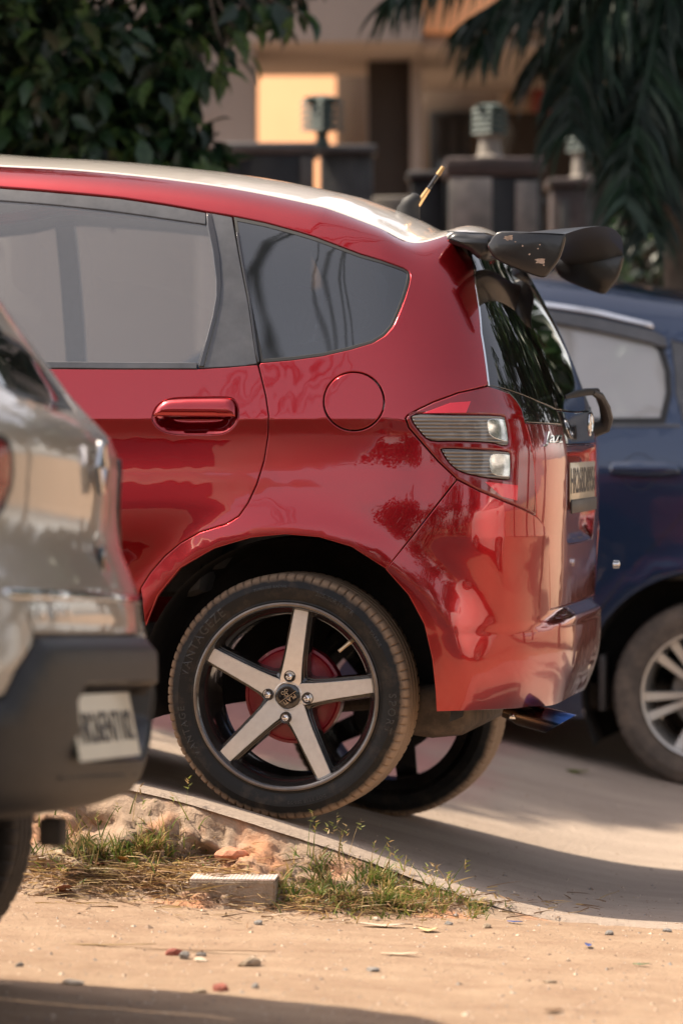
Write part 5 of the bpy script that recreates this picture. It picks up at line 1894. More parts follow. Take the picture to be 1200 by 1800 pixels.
class Blades:
    def __init__(s): s.V, s.F, s.M = [], [], []
    def blade(s, p, d, L, w, bend, mi, seg=4):
        p, d = Vector(p), Vector(d).normalized()
        side = d.cross(Vector((0, 0, 1)))
        if side.length < .05: side = Vector((1, 0, 0))
        side.normalize()
        a = rng.uniform(0, math.pi)
        fwd = side.cross(d)
        side = side * math.cos(a) + fwd * math.sin(a)
        k = len(s.V)
        q = p.copy()
        for i in range(seg + 1):
            t = i / seg
            ww = w * (1 - t**1.6) * .5 + .0002
            s.V += [q - side * ww, q + side * ww]
            d = (d + Vector((0, 0, -bend * t)) + Vector((rng.uniform(-.1, .1), rng.uniform(-.1, .1), 0))).normalized()
            q = q + d * (L / seg)
        for i in range(seg):
            s.F.append((k + 2 * i, k + 2 * i + 1, k + 2 * i + 3, k + 2 * i + 2)); s.M.append(mi)
    def obj(s, name, mats, label, cat):
        o = mesh_obj(name, s.V, s.F, None, mats=mats, fmat=s.M, smooth=True)
        return tag(o, label, cat, kind='stuff')
def grass_patch(regions, n, hmax, label, dryness):
    b = Blades()
    for _ in range(n):
        x0, x1, y0, y1, hs = regions[rng.choices(range(len(regions)), [r[5] for r in regions])[0]][:5]
        px, py = rng.gauss((x0 + x1) / 2, (x1 - x0) / 4.2), rng.gauss((y0 + y1) / 2, (y1 - y0) / 4.2)
        if fbm(px / 38.0, py / 22.0, 77) < -.12: continue
        h = drop(px, py)
        if h[0] is None: continue
        L = hmax * hs * rng.uniform(.35, 1.0)
        d = (rng.gauss(0, .55), rng.gauss(0, .45) - .15, 1)
        mi = rng.choices((0, 1, 2), dryness)[0]
        b.blade(h[0] - Vector((0, 0, .004)), d, L, rng.uniform(.0025, .0055), rng.uniform(.15, .75), mi)
    return b.obj('grass', [M_g1, M_g2, M_g3], label, 'grass')
grass_patch([(20, 330, 1440, 1545, 1.0, 5), (150, 300, 1470, 1530, 1.1, 4), (260, 380, 1490, 1530, .5, .5)], 1500, .066, 'sunlit green and straw grass on the bank beside the champagne car', (4, 4, 6))
grass_patch([(470, 640, 1510, 1600, 1.0, 4), (560, 800, 1560, 1612, .85, 5), (620, 720, 1530, 1600, 1.0, 2.5), (760, 900, 1585, 1618, .6, 1.5)], 2800, .056, 'green grass tuft along the ramp edge right of the paver', (5, 4, 5))
# tall seed heads over the ramp edge
b = Blades()
for px, py in ((545, 1500), (590, 1500), (612, 1508), (600, 1515), (655, 1540), (648, 1545), (765, 1572), (775, 1576), (800, 1580), (790, 1585), (690, 1550), (330, 1440), (180, 1470), (240, 1440)):
    for q in range(2):
        h = drop(px + rng.uniform(-8, 8), py + rng.uniform(0, 14))
        if h[0] is None: continue
        d = (rng.gauss(0, .3), rng.gauss(0, .2), 1)
        L = rng.uniform(.07, .12)
        b.blade(h[0], d, L, .003, .18, rng.choice((0, 1, 2)), 5)
        tip = b.V[-1]
        for z in range(5):
            b.blade(Vector(tip) - Vector((0, 0, .006 * z)), (rng.gauss(0, 1), rng.gauss(0, .6), .6), .014, .004, .1, rng.choice((1, 2)), 2)
b.obj('grass_seed_heads', [M_g1, M_g2, M_g3], 'thin grass stems with seed heads above the ramp edge', 'grass')
# straw and dead stalks lying flat
b = Blades()
for _ in range(2600):
    px, py = rng.gauss(230, 130), rng.gauss(1543, 20)
    if rng.random() < .30: px, py = rng.gauss(640, 150), rng.gauss(1592, 14)
    if px > 500 and py < 1560: continue
    h = drop(px, py)
    if h[0] is None: continue
    a = rng.uniform(0, 2 * math.pi)
    b.blade(h[0] + Vector((0, 0, rng.uniform(.001, .012))), (math.cos(a), math.sin(a), rng.uniform(-.1, .25)), rng.uniform(.02, .10), rng.uniform(.0015, .004), .12, rng.choices((0, 1), (3, 5))[0], 3)
b.obj('dry_straw', [M_g3, M_g4], 'brown straw and dead stalks littering the foot of the bank', 'straw')
# loose grit over the soil and bits on the ramp
V, Fc = [], []
def pebble(p, r, sq=.6):
    k = len(V)
    base = [(1, 0, 0), (-1, 0, 0), (0, 1, 0), (0, -1, 0), (0, 0, 1), (0, 0, -1)]
    for v in base:
        q = rng.uniform(.6, 1.3)
        V.append((p[0] + v[0] * r * q, p[1] + v[1] * r * q, p[2] + v[2] * r * sq * q))
    for t in ((0, 2, 4), (2, 1, 4), (1, 3, 4), (3, 0, 4), (2, 0, 5), (1, 2, 5), (3, 1, 5), (0, 3, 5)): Fc.append(tuple(i + k for i in t))
for _ in range(5200):
    px, py = rng.uniform(-40, 1240), rng.uniform(1560, 1830)
    if rng.random() < .12: px, py = rng.uniform(560, 1240), rng.uniform(1380, 1640)
    h = drop(px, py)
    if h[0] is None: continue
    pebble(h[0], min(.011, .0008 + rng.expovariate(1 / .0014)))
mg = [mat('grit_brown', (.26, .18, .125), .9, var=.4, scale=30), mat('grit_pale', (.55, .43, .33), .9, var=.2, scale=30), mat('grit_grey', (.24, .22, .20), .9)]
fm = [rng.choices((0, 1, 2), (5, 3, 2))[0] for _ in range(len(Fc) // 8) for __ in range(8)]
tag(mesh_obj('gravel', V, Fc, None, mats=mg, fmat=fm), 'loose grit scattered over the tan soil', 'gravel', kind='stuff')

# ------------------------------------------------------------------ stones, paver, leaves: one thing each
def stone(px, py, wpx, hpx, m, label, name='stone', cat='stone', seed=0, flat=1.0):
    h = drop(px, py + hpx * .5)
    p = h[0]
    s = (p - Vector(CAMP)).length / F_PX
    bm = bmesh.new()
    bmesh.ops.create_icosphere(bm, subdivisions=2, radius=1)
    r = random.Random(seed)
    cuts = [(Vector((r.gauss(0, 1), r.gauss(0, 1), r.gauss(0, .8))).normalized(), r.uniform(.55, .9)) for _ in range(9)]
    for v in bm.verts:
        for n, d in cuts:
            e = v.co.dot(n) - d
            if e > 0: v.co -= n * e
        v.co *= 1 + r.uniform(-.03, .03)
    w, hh = wpx * s * .5, hpx * s * .62
    for v in bm.verts:
        v.co = Vector((v.co.x * w * 1.15, v.co.y * w * .9, v.co.z * hh * flat))
    me = bpy.data.meshes.new(name)
    bm.to_mesh(me); bm.free()
    me.materials.append(m)
    o = bpy.data.objects.new(name, me)
    o.location = p + Vector((0, 0, hh * .35))
    o.rotation_euler = (0, 0, r.uniform(-.4, .4))
    link(o)
    return tag(o, label, cat, group='stones on the soil')
MS_red = mat('stone_red', (.28, .085, .06), .85, var=.3, scale=60, bump=.4)
MS_grey = mat('stone_grey', (.20, .185, .17), .8, var=.3, scale=60, bump=.4)
MS_pale = mat('stone_pale', (.55, .45, .34), .85, var=.2, scale=60, bump=.4)
MS_brown = mat('stone_brown', (.30, .23, .16), .9, var=.35, scale=50, bump=.6)
stone(306, 1671, 29, 15, MS_red, 'dark red brick chip touching a blue grey pebble', seed=1)
stone(325, 1677, 20, 17, MS_grey, 'blue grey pebble touching a dark red brick chip', seed=2)
stone(354, 1676, 18, 8, MS_grey, 'small dark grey pebble left of the lumpy brown stone', seed=3)
stone(352, 1685, 26, 8, MS_pale, 'flat pale grey chip just below a dark pebble', seed=12)
stone(438, 1688, 42, 20, MS_brown, 'lumpy brown crusted clod, largest loose one on the soil', seed=4)
stone(388, 1732, 34, 19, MS_red, 'rust red angular stone near the bottom of the soil', seed=5)
stone(352, 1740, 28, 8, MS_brown, 'flat brown stone beside the rust red angular stone', seed=6)
stone(449, 1731, 14, 12, MS_grey, 'small grey pebble right of the rust red angular stone', seed=7)
stone(130, 1724, 40, 12, MS_pale, 'cream flat stone alone near the bottom left', seed=8)
stone(34, 1694, 16, 10, MS_grey, 'dark pebble on the soil close to the left edge', seed=9)
stone(455, 1620, 18, 10, MS_grey, 'dark grey stone on the soil under the paver', seed=10)
stone(855, 1626, 18, 10, MS_brown, 'brown stone beside the scrap of blue plastic', seed=13)
stone(788, 1621, 15, 9, MS_grey, 'grey pebble below the right end of the grass', seed=14)
stone(661, 1614, 14, 9, MS_pale, 'pale pebble below the grass above the torn paper', seed=15)
stone(655, 1702, 24, 9, MS_grey, 'dark stone lying below the long pale splinter', seed=16)
stone(1070, 1638, 16, 10, MS_grey, 'grey pebble at the foot of the ramp on the right', seed=17)
stone(965, 1724, 24, 8, MS_brown, 'brown stone in the lower right on bare soil', seed=18)
stone(1172, 1634, 16, 8, MS_grey, 'blue grey pebble at the foot of the ramp by the right edge', seed=19)
for k, (px, py, w_, h_, lab) in enumerate(((640, 1425, 30, 9, 'x'),)):
    pass
def scrap(px, py, wpx, hpx, m, label, name, cat, seed=0, lift=.004):
    """a thin curled flake (leaf, plastic, splinter) lying on the soil"""
    h = drop(px, py)
    p = h[0]
    s = (p - Vector(CAMP)).length / F_PX
    r = random.Random(seed)
    nu, nv = 7, 4
    Wd, Dp = wpx * s, max(hpx * s * 3.2, .006)
    V2, F2 = [], []
    for z in (0, 1):
        for i in range(nu):
            for j in range(nv):
                a, c = i / (nu - 1) - .5, j / (nv - 1) - .5
                sh = 1 - (2 * abs(a))**2.2 * .85
                V2.append((a * Wd, c * Dp * sh, lift + .5 * hpx * s * (abs(a) * 1.2 + .8 * c * c + .25 * math.sin(3 * a + seed)) + .0009 * z))
    for z in (0, 1):
        for i in range(nu - 1):
            for j in range(nv - 1):
                q = z * nu * nv + i * nv + j
                F2.append((q, q + nv, q + nv + 1, q + 1) if z else (q, q + 1, q + nv + 1, q + nv))
    ring = [i * nv for i in range(nu)] + [(nu - 1) * nv + j for j in range(1, nv)] + [i * nv + nv - 1 for i in range(nu - 2, -1, -1)] + [j for j in range(nv - 2, 0, -1)]
    for i in range(len(ring)):
        a, c = ring[i], ring[(i + 1) % len(ring)]
        F2.append((a, c, c + nu * nv, a + nu * nv))
    o = mesh_obj(name, V2, F2, m, smooth=True, loc=p)
    o.rotation_euler = (h[1].y * -.6, 0, r.uniform(-.5, .5))
    return tag(o, label, cat)
ML_or = leafmat('leaf_orange', (.48, .24, .06), .2)
ML_br = leafmat('leaf_brown', (.20, .075, .04), .1)
MP_blue = mat('plastic_blue', (.06, .10, .30), .35)
MP_white = mat('paper_scrap', (.66, .60, .54), .7, var=.1)
scrap(216, 1520, 28, 12, ML_or, 'orange dead leaf lying in the straw', 'dead_leaf', 'leaf', 1)
scrap(113, 1571, 34, 13, ML_br, 'dark red dead leaf at the edge of the straw on the left', 'dead_leaf', 'leaf', 2)
scrap(178, 1522, 34, 16, ML_br, 'brown curled dead leaf in the grass left of the orange leaf', 'dead_leaf', 'leaf', 3)
scrap(206, 1540, 32, 6, MP_white, 'white paper scrap lying in the straw', 'paper_scrap', 'litter', 4)
scrap(78, 1514, 18, 9, MP_white, 'small white scrap in the grass beside the champagne car', 'paper_scrap', 'litter', 5)
scrap(368, 1526, 28, 11, MP_white, 'cream paper scrap leaning behind the paver', 'paper_scrap', 'litter', 6)
scrap(320, 1550, 26, 14, MP_white, 'pale crumpled scrap against the left end of the paver', 'paper_scrap', 'litter', 7)
scrap(904, 1624, 28, 4, MP_blue, 'scrap of blue plastic lying under the grass end', 'plastic_scrap', 'litter', 8)
scrap(1033, 1666, 12, 9, MP_blue, 'dark blue plastic bit on bare soil at the right', 'plastic_scrap', 'litter', 9)
scrap(672, 1630, 78, 10, mat('paper_tan', (.52, .42, .32), .8, var=.15), 'torn tan paper lying on the soil below the grass', 'paper_scrap', 'litter', 10)
scrap(752, 1638, 34, 11, mat('paper_yellow', (.62, .46, .24), .8), 'yellowish paper piece right of the torn tan paper', 'paper_scrap', 'litter', 11)
scrap(705, 1680, 72, 5, mat('splinter', (.60, .46, .33), .8), 'long pale wood splinter on the soil', 'wood_splinter', 'litter', 12)
scrap(1126, 1699, 30, 5, leafmat('leaf_green_dry', (.12, .22, .10), .2), 'dull green leaf on bare soil near the right edge', 'dead_leaf', 'leaf', 13)
scrap(1014, 1360, 40, 9, M_g2, 'green grass tuft lying on the ramp near the blue car wheel', 'grass_tuft', 'grass', 14)
scrap(972, 1780, 36, 6, M_g4, 'dark twig near the bottom right', 'twig', 'twig', 15)
scrap(360, 1674, 250, 2.4, M_g4, 'long thin twig beside the dark red brick chip', 'twig', 'twig', 16)
scrap(190, 1664, 170, 3.0, M_g3, 'pale straw stem lying left of the dark red brick chip', 'straw_stem', 'straw', 17)
# broken chunk of orange brick in the bank
stone(404, 1493, 58, 28, mat('soft_brick', (.50, .22, .13), .9, var=.25, scale=40, bump=.5), 'orange brick lump sticking out of the broken bank', name='brick_lump', cat='brick', seed=30)
# paver with ribbed top
h = drop(411, 1588)
pv = thing('paver', 'pale ribbed concrete paver lying at the foot of the bank', 'paver', h[0] + Vector((0, .06, -.006)), R(-4))
sc_ = (h[0] - Vector(CAMP)).length / F_PX
pw, ph, pd = 150 * sc_, 44 * sc_, .115
MPV = mat('paver_concrete', (.30, .235, .175), .9, var=.18, scale=25, bump=.5, bscale=120)
MPT = mat('paver_top', (.60, .48, .42), .9, var=.12, scale=25, bump=.3, bscale=120)
bm = bmesh.new()
bmesh.ops.create_cube(bm, size=1)
for v in bm.verts: v.co = Vector((v.co.x * pw, v.co.y * pd, v.co.z * ph + ph / 2))
bmesh.ops.bevel(bm, geom=list(bm.edges), offset=.004, segments=2, affect='EDGES')
bmesh.ops.subdivide_edges(bm, edges=list(bm.edges), cuts=3, use_grid_fill=True)
for v in bm.verts:
    n = fbm(np.array([v.co.x * 30]), np.array([v.co.z * 30 + v.co.y * 17]), 5)[0]
    v.co += Vector((0, n * .006 * (1 if v.co.y < 0 else .3), n * .002))
me = bpy.data.meshes.new('block'); bm.to_mesh(me); bm.free()
me.materials.append(MPV)
link(bpy.data.objects.new('block', me), pv)
nr = 23
for i in range(nr):
    x = -pw / 2 + (i + .5) * pw / nr
    mb = MB()
    mb.box((x, 0, ph + .0015), (pw / nr * .93, pd - .010, .005), bev=.0012)
    mb.obj('rib', MPT, pv, smooth=False)
# ------------------------------------------------------------------ behind: gate pillars, house, trees
def slab_px(x0, y0, x1, y1, Y, thick, bev=.01):
    """box whose front face fills the pixel rectangle at depth Y"""
    a, b = at_depth(x0, y0, Y), at_depth(x1, y1, Y)
    c = ((a[0] + b[0]) / 2, Y + thick / 2, (a[2] + b[2]) / 2)
    return MB().box(c, (abs(b[0] - a[0]), thick, abs(a[2] - b[2])), bev=bev)
def gz_at(X, Y):
    return float(ground_z(X, Y))
M_gran = mat('dark_granite', (.013, .014, .017), .5, var=.5, scale=14)
M_granl = mat('grey_granite', (.08, .079, .078), .6, var=.35, scale=9)
M_marble = mat('veined_stone', (.10, .10, .10), .5, base2=(.40, .36, .33), scale=4.5, detail=8)
M_cap = mat('cap_stone', (.085, .083, .085), .65, var=.3, scale=12)
M_redgran = mat('red_granite', (.055, .040, .038), .6, var=.35, scale=12)
M_lant = mat('lantern_green', (.055, .085, .075), .55, var=.25, scale=10)
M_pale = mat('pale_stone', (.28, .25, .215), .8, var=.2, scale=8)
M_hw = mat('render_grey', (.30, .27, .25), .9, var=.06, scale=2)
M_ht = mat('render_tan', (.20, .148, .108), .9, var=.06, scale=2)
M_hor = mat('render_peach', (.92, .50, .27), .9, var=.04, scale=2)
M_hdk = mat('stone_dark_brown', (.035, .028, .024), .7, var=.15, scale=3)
M_hcr = mat('render_cream', (.34, .26, .20), .9)
M_hrd = mat('shutter_red', (.20, .035, .03), .6)

def gate_pillar(x0, x1, y0, Y, label, mat_body, mat_cap, facings, lantern, capw=8, caph=20):
    a, b = at_depth(x0, y0, Y), at_depth(x1, y0, Y)
    cx, w, top = (a[0] + b[0]) / 2, b[0] - a[0], a[2]
    base = -.12
    t = thing('gate_pillar', label, 'pillar', (cx, Y + w / 2, base), 0, group='gate pillars')
    s = Y / F_PX
    ch = caph * s
    MB().box((0, 0, (top - ch - base) / 2), (w - 2 * capw * s, w - 2 * capw * s, top - ch - base), bev=.01).obj('shaft', mat_body, t)
    MB().box((0, 0, top - base - ch / 2 + .001), (w, w, ch), bev=.015).obj('cap', mat_cap, t)
    for (fx0, fy0, fx1, fy1, m) in facings:
        p, q = at_depth(fx0, fy0, Y), at_depth(fx1, fy1, Y)
        MB().box(((p[0] + q[0]) / 2 - cx, -w / 2 + capw * s - .004, (p[2] + q[2]) / 2 - base), (q[0] - p[0], .03, p[2] - q[2]), bev=.004).obj('facing_slab', m, t)
    return t, cx, w
def lantern(x0, y0, x1, y1, postw, posty, Y, label, pm):
    a, b = at_depth(x0, y0, Y), at_depth(x1, y1, Y)
    cx, w = (a[0] + b[0]) / 2, b[0] - a[0]
    zb, zt, zp = b[2], a[2], at_depth(x0, posty, Y)[2]
    t = thing('gate_lamp', label, 'lamp', (cx, Y + .22, zp), 0, group='lamps on the gate pillars')
    pw_ = postw * Y / F_PX
    MB().lathe([(pw_ * .62, 0), (pw_ * .62, .02), (pw_ * .5, .03), (pw_ * .42, (zb - zp) - .02), (pw_ * .6, zb - zp)], 20, axis='z').obj('post', pm, t)
    H = zt - zb
    n = 5
    for k in range(n):
        z = zb - zp + H * (k + .4) / n
        MB().lathe([(w * .40, -H / n * .3), (w * .52, -H / n * .28), (w * .44, H / n * .42)], 4, axis='z', c=(0, 0, z)).obj('louvre', M_lant, t, smooth=False)
        t.children[-1].rotation_euler = (0, 0, R(40))
    o = MB().lathe([(0, H * .12), (w * .3, H * .08), (w * .55, 0), (w * .5, -H * .08), (0, -H * .08)], 4, axis='z', c=(0, 0, zt - zp)).obj('lamp_roof', M_lant, t, smooth=False)
    o.rotation_euler = (0, 0, R(40))
    MB().box((0, 0, zb - zp + H * .5), (w * .5, w * .5, H * .95), bev=.01).obj('lamp_glass', mat('lamp_frost', (.18, .22, .20), .4), t)
    return t
PY = 16.5
gate_pillar(377, 558, 250, PY, 'dark granite gate pillar nearest the leafy tree', M_gran, M_cap, [(528, 275, 552, 400, M_granl)], None)
lantern(527, 166, 604, 224, 22, 252, PY, 'green louvred gate lamp in front of the peach wall', M_lant)
gate_pillar(782, 958, 276, PY, 'veined stone gate pillar behind the aerial and roof wing', M_gran, M_redgran, [(790, 312, 864, 460, M_marble), (906, 318, 944, 460, M_marble)], None, caph=34)
lantern(832, 180, 896, 230, 44, 278, PY, 'green gate lamp on the pale post of the veined pillar', M_pale)
gate_pillar(962, 1090, 312, PY + .6, 'brown gate pillar at the right under the palm', M_redgran, M_redgran, [(985, 350, 1000, 520, M_granl), (1030, 350, 1040, 520, M_granl)], None, caph=18)
lantern(1000, 212, 1052, 262, 34, 314, PY + .6, 'green gate lamp half hidden behind palm fronds', M_pale)
# wing walls and gate leaf between the pillars
w1 = thing('boundary_wall', 'low grey stone wall right of the dark granite pillar', 'wall', (*at_depth(610, 260, PY + .5)[:2], -.12), 0)
def rel(t, mb, nm, m):
    o = mb.obj(nm, m, None)
    o.parent = t
    o.location = -t.location
    return o
rel(w1, slab_px(562, 268, 655, 700, PY + .5, .25), 'wall_block', M_granl)
rel(w1, slab_px(556, 254, 662, 268, PY + .45, .35), 'coping', M_cap)
w2 = thing('boundary_wall', 'dark granite wall left of the veined pillar behind the aerial', 'wall', (*at_depth(740, 300, PY + .4)[:2], -.12), 0)
rel(w2, slab_px(722, 312, 781, 700, PY + .4, .25), 'wall_block', M_gran)
rel(w2, slab_px(716, 300, 781, 312, PY + .35, .35), 'coping', M_cap)
rel(w2, slab_px(655, 345, 722, 700, PY + .8, .2), 'wall_block', M_pale)
w3 = thing('garden_gate', 'dark metal gate between the veined and the brown pillar', 'gate', (*at_depth(1010, 360, PY + .9)[:2], -.12), 0)
for k in range(9):
    rel(w3, slab_px(946 + k * 20, 345, 953 + k * 20, 640, PY + 1.3, .03, bev=.004), 'bar', M_gran)
rel(w3, slab_px(940, 352, 1110, 362, PY + 1.28, .05, bev=.004), 'rail', M_gran)

# the house
hc_ = at_depth(600, 700, 22)
house = thing('house', 'grey and peach two storey house with deep porch behind the gate pillars', 'house', (hc_[0], 24, -.15))
def H(nm, m, x0, y0, x1, y1, Y, th, bev=.01): return rel(house, slab_px(x0, y0, x1, y1, Y, th, bev), nm, m)
H('column', M_hw, 346, -700, 450, 900, 20.0, .5)
H('column', M_hdk, 646, 84, 722, 900, 20.6, .5)
H('column', M_hw, 722, -40, 742, 900, 20.4, .5)
H('porch_beam', M_hw, 440, -700, 742, 74, 19.6, 1.9)
H('beam_soffit', M_hdk, 450, 66, 646, 92, 20.3, .5)
H('wall', M_ht, 590, 60, 660, 900, 22.6, .3)
H('wall', M_ht, 300, -100, 352, 900, 22.4, .3)
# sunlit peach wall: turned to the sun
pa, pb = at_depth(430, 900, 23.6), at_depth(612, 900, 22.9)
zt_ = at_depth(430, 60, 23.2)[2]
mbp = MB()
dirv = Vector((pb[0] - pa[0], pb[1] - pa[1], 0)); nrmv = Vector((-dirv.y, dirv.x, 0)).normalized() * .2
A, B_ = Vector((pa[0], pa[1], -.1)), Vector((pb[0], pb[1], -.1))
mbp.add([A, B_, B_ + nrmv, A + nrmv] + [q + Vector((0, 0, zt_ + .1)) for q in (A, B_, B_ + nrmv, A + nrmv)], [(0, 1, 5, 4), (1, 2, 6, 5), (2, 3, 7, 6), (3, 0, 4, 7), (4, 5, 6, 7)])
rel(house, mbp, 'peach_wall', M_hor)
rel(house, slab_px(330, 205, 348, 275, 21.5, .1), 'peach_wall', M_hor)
H('balcony_slab', M_hw, 742, 60, 1500, 84, 19.9, 2.6)
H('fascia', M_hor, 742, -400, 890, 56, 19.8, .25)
H('fascia', M_hw, 890, -400, 1500, 56, 19.8, .25)
H('wall', M_ht, 742, 70, 880, 900, 22.6, .3)
H('wall', M_hdk, 880, 195, 1500, 900, 22.5, .3)
H('wall', M_hcr, 880, 80, 936, 195, 22.45, .3)
wn1 = H('window', M_gran, 754, 194, 832, 420, 22.5, .12)
for k in range(3): 
    o = slab_px(764 + k * 24, 204, 782 + k * 24, 415, 22.46, .05, bev=.003).obj('pane', mat('dark_pane', (.02, .025, .032), .1, coat=.8), None)
    o.parent = wn1
    o.location = (0, 0, 0)
sh_ = H('shutter', M_hrd, 936, 142, 990, 196, 22.3, .12)
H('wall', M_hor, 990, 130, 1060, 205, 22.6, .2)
H('wall', M_hdk, 1060, 80, 1500, 300, 22.6, .2)
H('soffit_light', mat('soffit_white', (.8, .8, .78), .5), 772, 72, 796, 86, 20.6, .12)
H('upper_wall', M_hw, -900, -900, 346, 900, 21.2, .4)
MBp = MB().tube([at_depth(352, -200, 19.9), at_depth(350, 110, 19.9), at_depth(347, 170, 19.9), at_depth(338, 195, 19.9), at_depth(322, 205, 19.95)], .03, 10)
rel(house, MBp, 'drainpipe', M_gran)

# ------------------------------------------------------------------ broad-leaved tree at the upper left
M_leafd = leafmat('leaf_dark', (.010, .028, .013), .22, .40)
M_leafm = leafmat('leaf_mid', (.026, .062, .024), .30, .38)
M_leafl = leafmat('leaf_light', (.075, .135, .040), .40, .40)
M_bark = mat('bark', (.10, .075, .055), .9, var=.4, scale=14, bump=.8, bscale=20)
def leaf_shape(Ln, Wd):
    """pointed leaf, folded along the midrib, tip drooping; 8 triangles"""
    V = [(0, 0, 0)]
    st = [(.22, .62), (.48, 1.0), (.75, .60)]
    for t, w in st:
        z = -.30 * t * t
        V += [(Ln * t, -Wd * .5 * w, Ln * (z + .07)), (Ln * t, 0, Ln * z), (Ln * t, Wd * .5 * w, Ln * (z + .07))]
    V.append((Ln, 0, -.34 * Ln))
    Fc = [(0, 1, 2), (0, 2, 3), (1, 4, 5, 2), (2, 5, 6, 3), (4, 7, 8, 5), (5, 8, 9, 6), (7, 10, 8), (8, 10, 9)]
    return V, Fc
LV, LF = leaf_shape(1.0, .48)
LVn = np.array(LV)
def rot_to(dx, roll):
    d = Vector(dx).normalized()
    return (d.to_track_quat('X', 'Z').to_matrix() @ Matrix.Rotation(roll, 3, 'X'))
def leaf_cloud(name, pts, parent, mats, sizes, weights, hang=.6, label=None, seed=3):
    r = random.Random(seed)
    Vs, Fs, Ms = [], [], []
    k = 0
    for p in pts:
        L = r.uniform(*sizes)
        M = np.array(rot_to((r.gauss(0, 1), r.gauss(0, 1), r.gauss(-hang, .45)), r.gauss(0, .6)))
        Vs.append((LVn * L) @ M.T + np.array(p))
        mi = r.choices(range(len(mats)), weights)[0]
        for f in LF:
            Fs.append(tuple(i + k for i in f)); Ms.append(mi)
        k += len(LVn)
    o = mesh_obj(name, np.concatenate(Vs), Fs, None, parent, mats=mats, fmat=Ms, smooth=True)
    return o
def blob_pts(c, rad, n, r, shell=.35):
    out = []
    while len(out) < n:
        v = Vector((r.gauss(0, 1), r.gauss(0, 1), r.gauss(0, 1))).normalized() * (r.uniform(shell, 1)**.6)
        out.append((c[0] + v.x * rad[0], c[1] + v.y * rad[1], c[2] + v.z * rad[2]))
    return out
TY = 14.2
tb = at_depth(-170, 700, TY)
tree = thing('leafy_tree', 'dense dark green broad leaved tree at the upper left', 'tree', (tb[0], TY + .5, 0.0))
tp = Vector(tree.location)
trunk = MB().tube([(0, 0, -.1), (.05, 0, .9), (-.03, .05, 2.0), (.1, .0, 3.1), (.15, 0, 4.4)], [.15, .12, .11, .09, .05], 12).obj('trunk', M_bark, tree)
rr = random.Random(5)
def trp(px, py, Y): return Vector(at_depth(px, py, Y)) - tp
clumps = []
for _ in range(130):
    px = rr.uniform(-620, 345); py = rr.uniform(-1050, 300)
    lim = np.interp(px, [-620, -200, 60, 170, 230, 300, 345], [150, 300, 270, 225, 90, -20, -60])
    if py > lim: continue
    clumps.append((trp(px, py, rr.uniform(13.6, 15.4)), rr.uniform(.22, .36)))
for px, py in ((420, -60), (440, -20), (370, 0), (330, 20), (270, 110), (250, 170), (225, 215), (255, 250), (290, 280), (200, 250), (120, 240), (60, 200), (40, 80), (100, 40), (170, 90), (220, 150), (150, 180), (260, 40), (360, -40), (480, -50), (250, 285), (200, 285), (100, 285), (20, 270)):
    clumps.append((trp(px, py, rr.uniform(13.7, 14.2)), rr.uniform(.14, .24)))
for _ in range(90):                    # upper crown, above the picture, reaching over the ramp
    clumps.append((Vector((rr.uniform(-4.2, -.6), rr.uniform(12.3, 15.4), rr.uniform(3.4, 5.8))) - tp, rr.uniform(.28, .42)))
limb = MB()
for c, r_ in clumps[::3]:
    s0 = Vector((rr.uniform(-.03, .12), 0, rr.uniform(1.6, 4.0)))
    mid = s0.lerp(c, .5) + Vector((rr.uniform(-.1, .1), rr.uniform(-.1, .1), rr.uniform(.0, .25)))
    MB().tube([s0, mid, c], [.035, .018, .006], 6).obj('limb', M_bark, tree)
pts = []
for c, r_ in clumps:
    pts += blob_pts(c, (r_ * 1.25, r_, r_ * .95), int(150 * (r_ / .3)**2) + 40, rr)
fo = leaf_cloud('foliage', pts, tree, [M_leafd, M_leafm, M_leafl], (.08, .13), (6, 3, 1), hang=.5, seed=8)
tag(fo, kind='stuff')
# the leaves that show singly: drooping sprays along the lower and right outline
lm = []
for m_ in (M_leafd, M_leafm, M_leafl):
    me = bpy.data.meshes.new('leaf'); me.from_pydata(LV, [], LF); me.materials.append(m_)
    me.polygons.foreach_set('use_smooth', np.ones(len(me.polygons), dtype=bool)); lm.append(me)
sprays = [(400, 100, 7), (415, 60, 6), (380, 120, 6), (440, 20, 6), (470, 10, 6), (500, 15, 6), (520, 25, 5), (340, 120, 6), (345, 150, 6), (300, 160, 6), (330, 60, 6), (150, 150, 8), (125, 140, 8), (70, 180, 8), (35, 190, 7), (20, 210, 7), (110, 260, 8), (140, 265, 8), (180, 270, 8), (215, 230, 7), (240, 250, 7), (260, 280, 7), (300, 285, 7), (330, 280, 7), (350, 285, 6), (365, 295, 6), (345, 300, 6), (90, 285, 7), (310, 210, 6), (280, 120, 6), (230, 60, 6), (60, 120, 7), (170, 200, 7), (100, 220, 7)]
for px, py, n_ in sprays:
    for k in range(n_):
        o = bpy.data.objects.new('leaf', rr.choices(lm, (2, 5, 4))[0])
        p = trp(px + rr.gauss(0, 16), py + rr.gauss(0, 12), 13.55 + rr.uniform(-.08, .2))
        o.location = p
        o.rotation_euler = rot_to((rr.gauss(.15, .8), rr.gauss(-.3, .5), -.75 + rr.gauss(0, .3)), rr.gauss(0, .5)).to_euler()
        s_ = rr.uniform(.09, .15)
        o.scale = (s_, s_, s_)
        link(o, tree)
    if px > 380:
        MB().tube([trp(360, -60, 13.7), trp((px + 360) / 2, py - 50, 13.62), trp(px, py, 13.58)], [.008, .005, .002], 5).obj('twig', M_bark, tree)

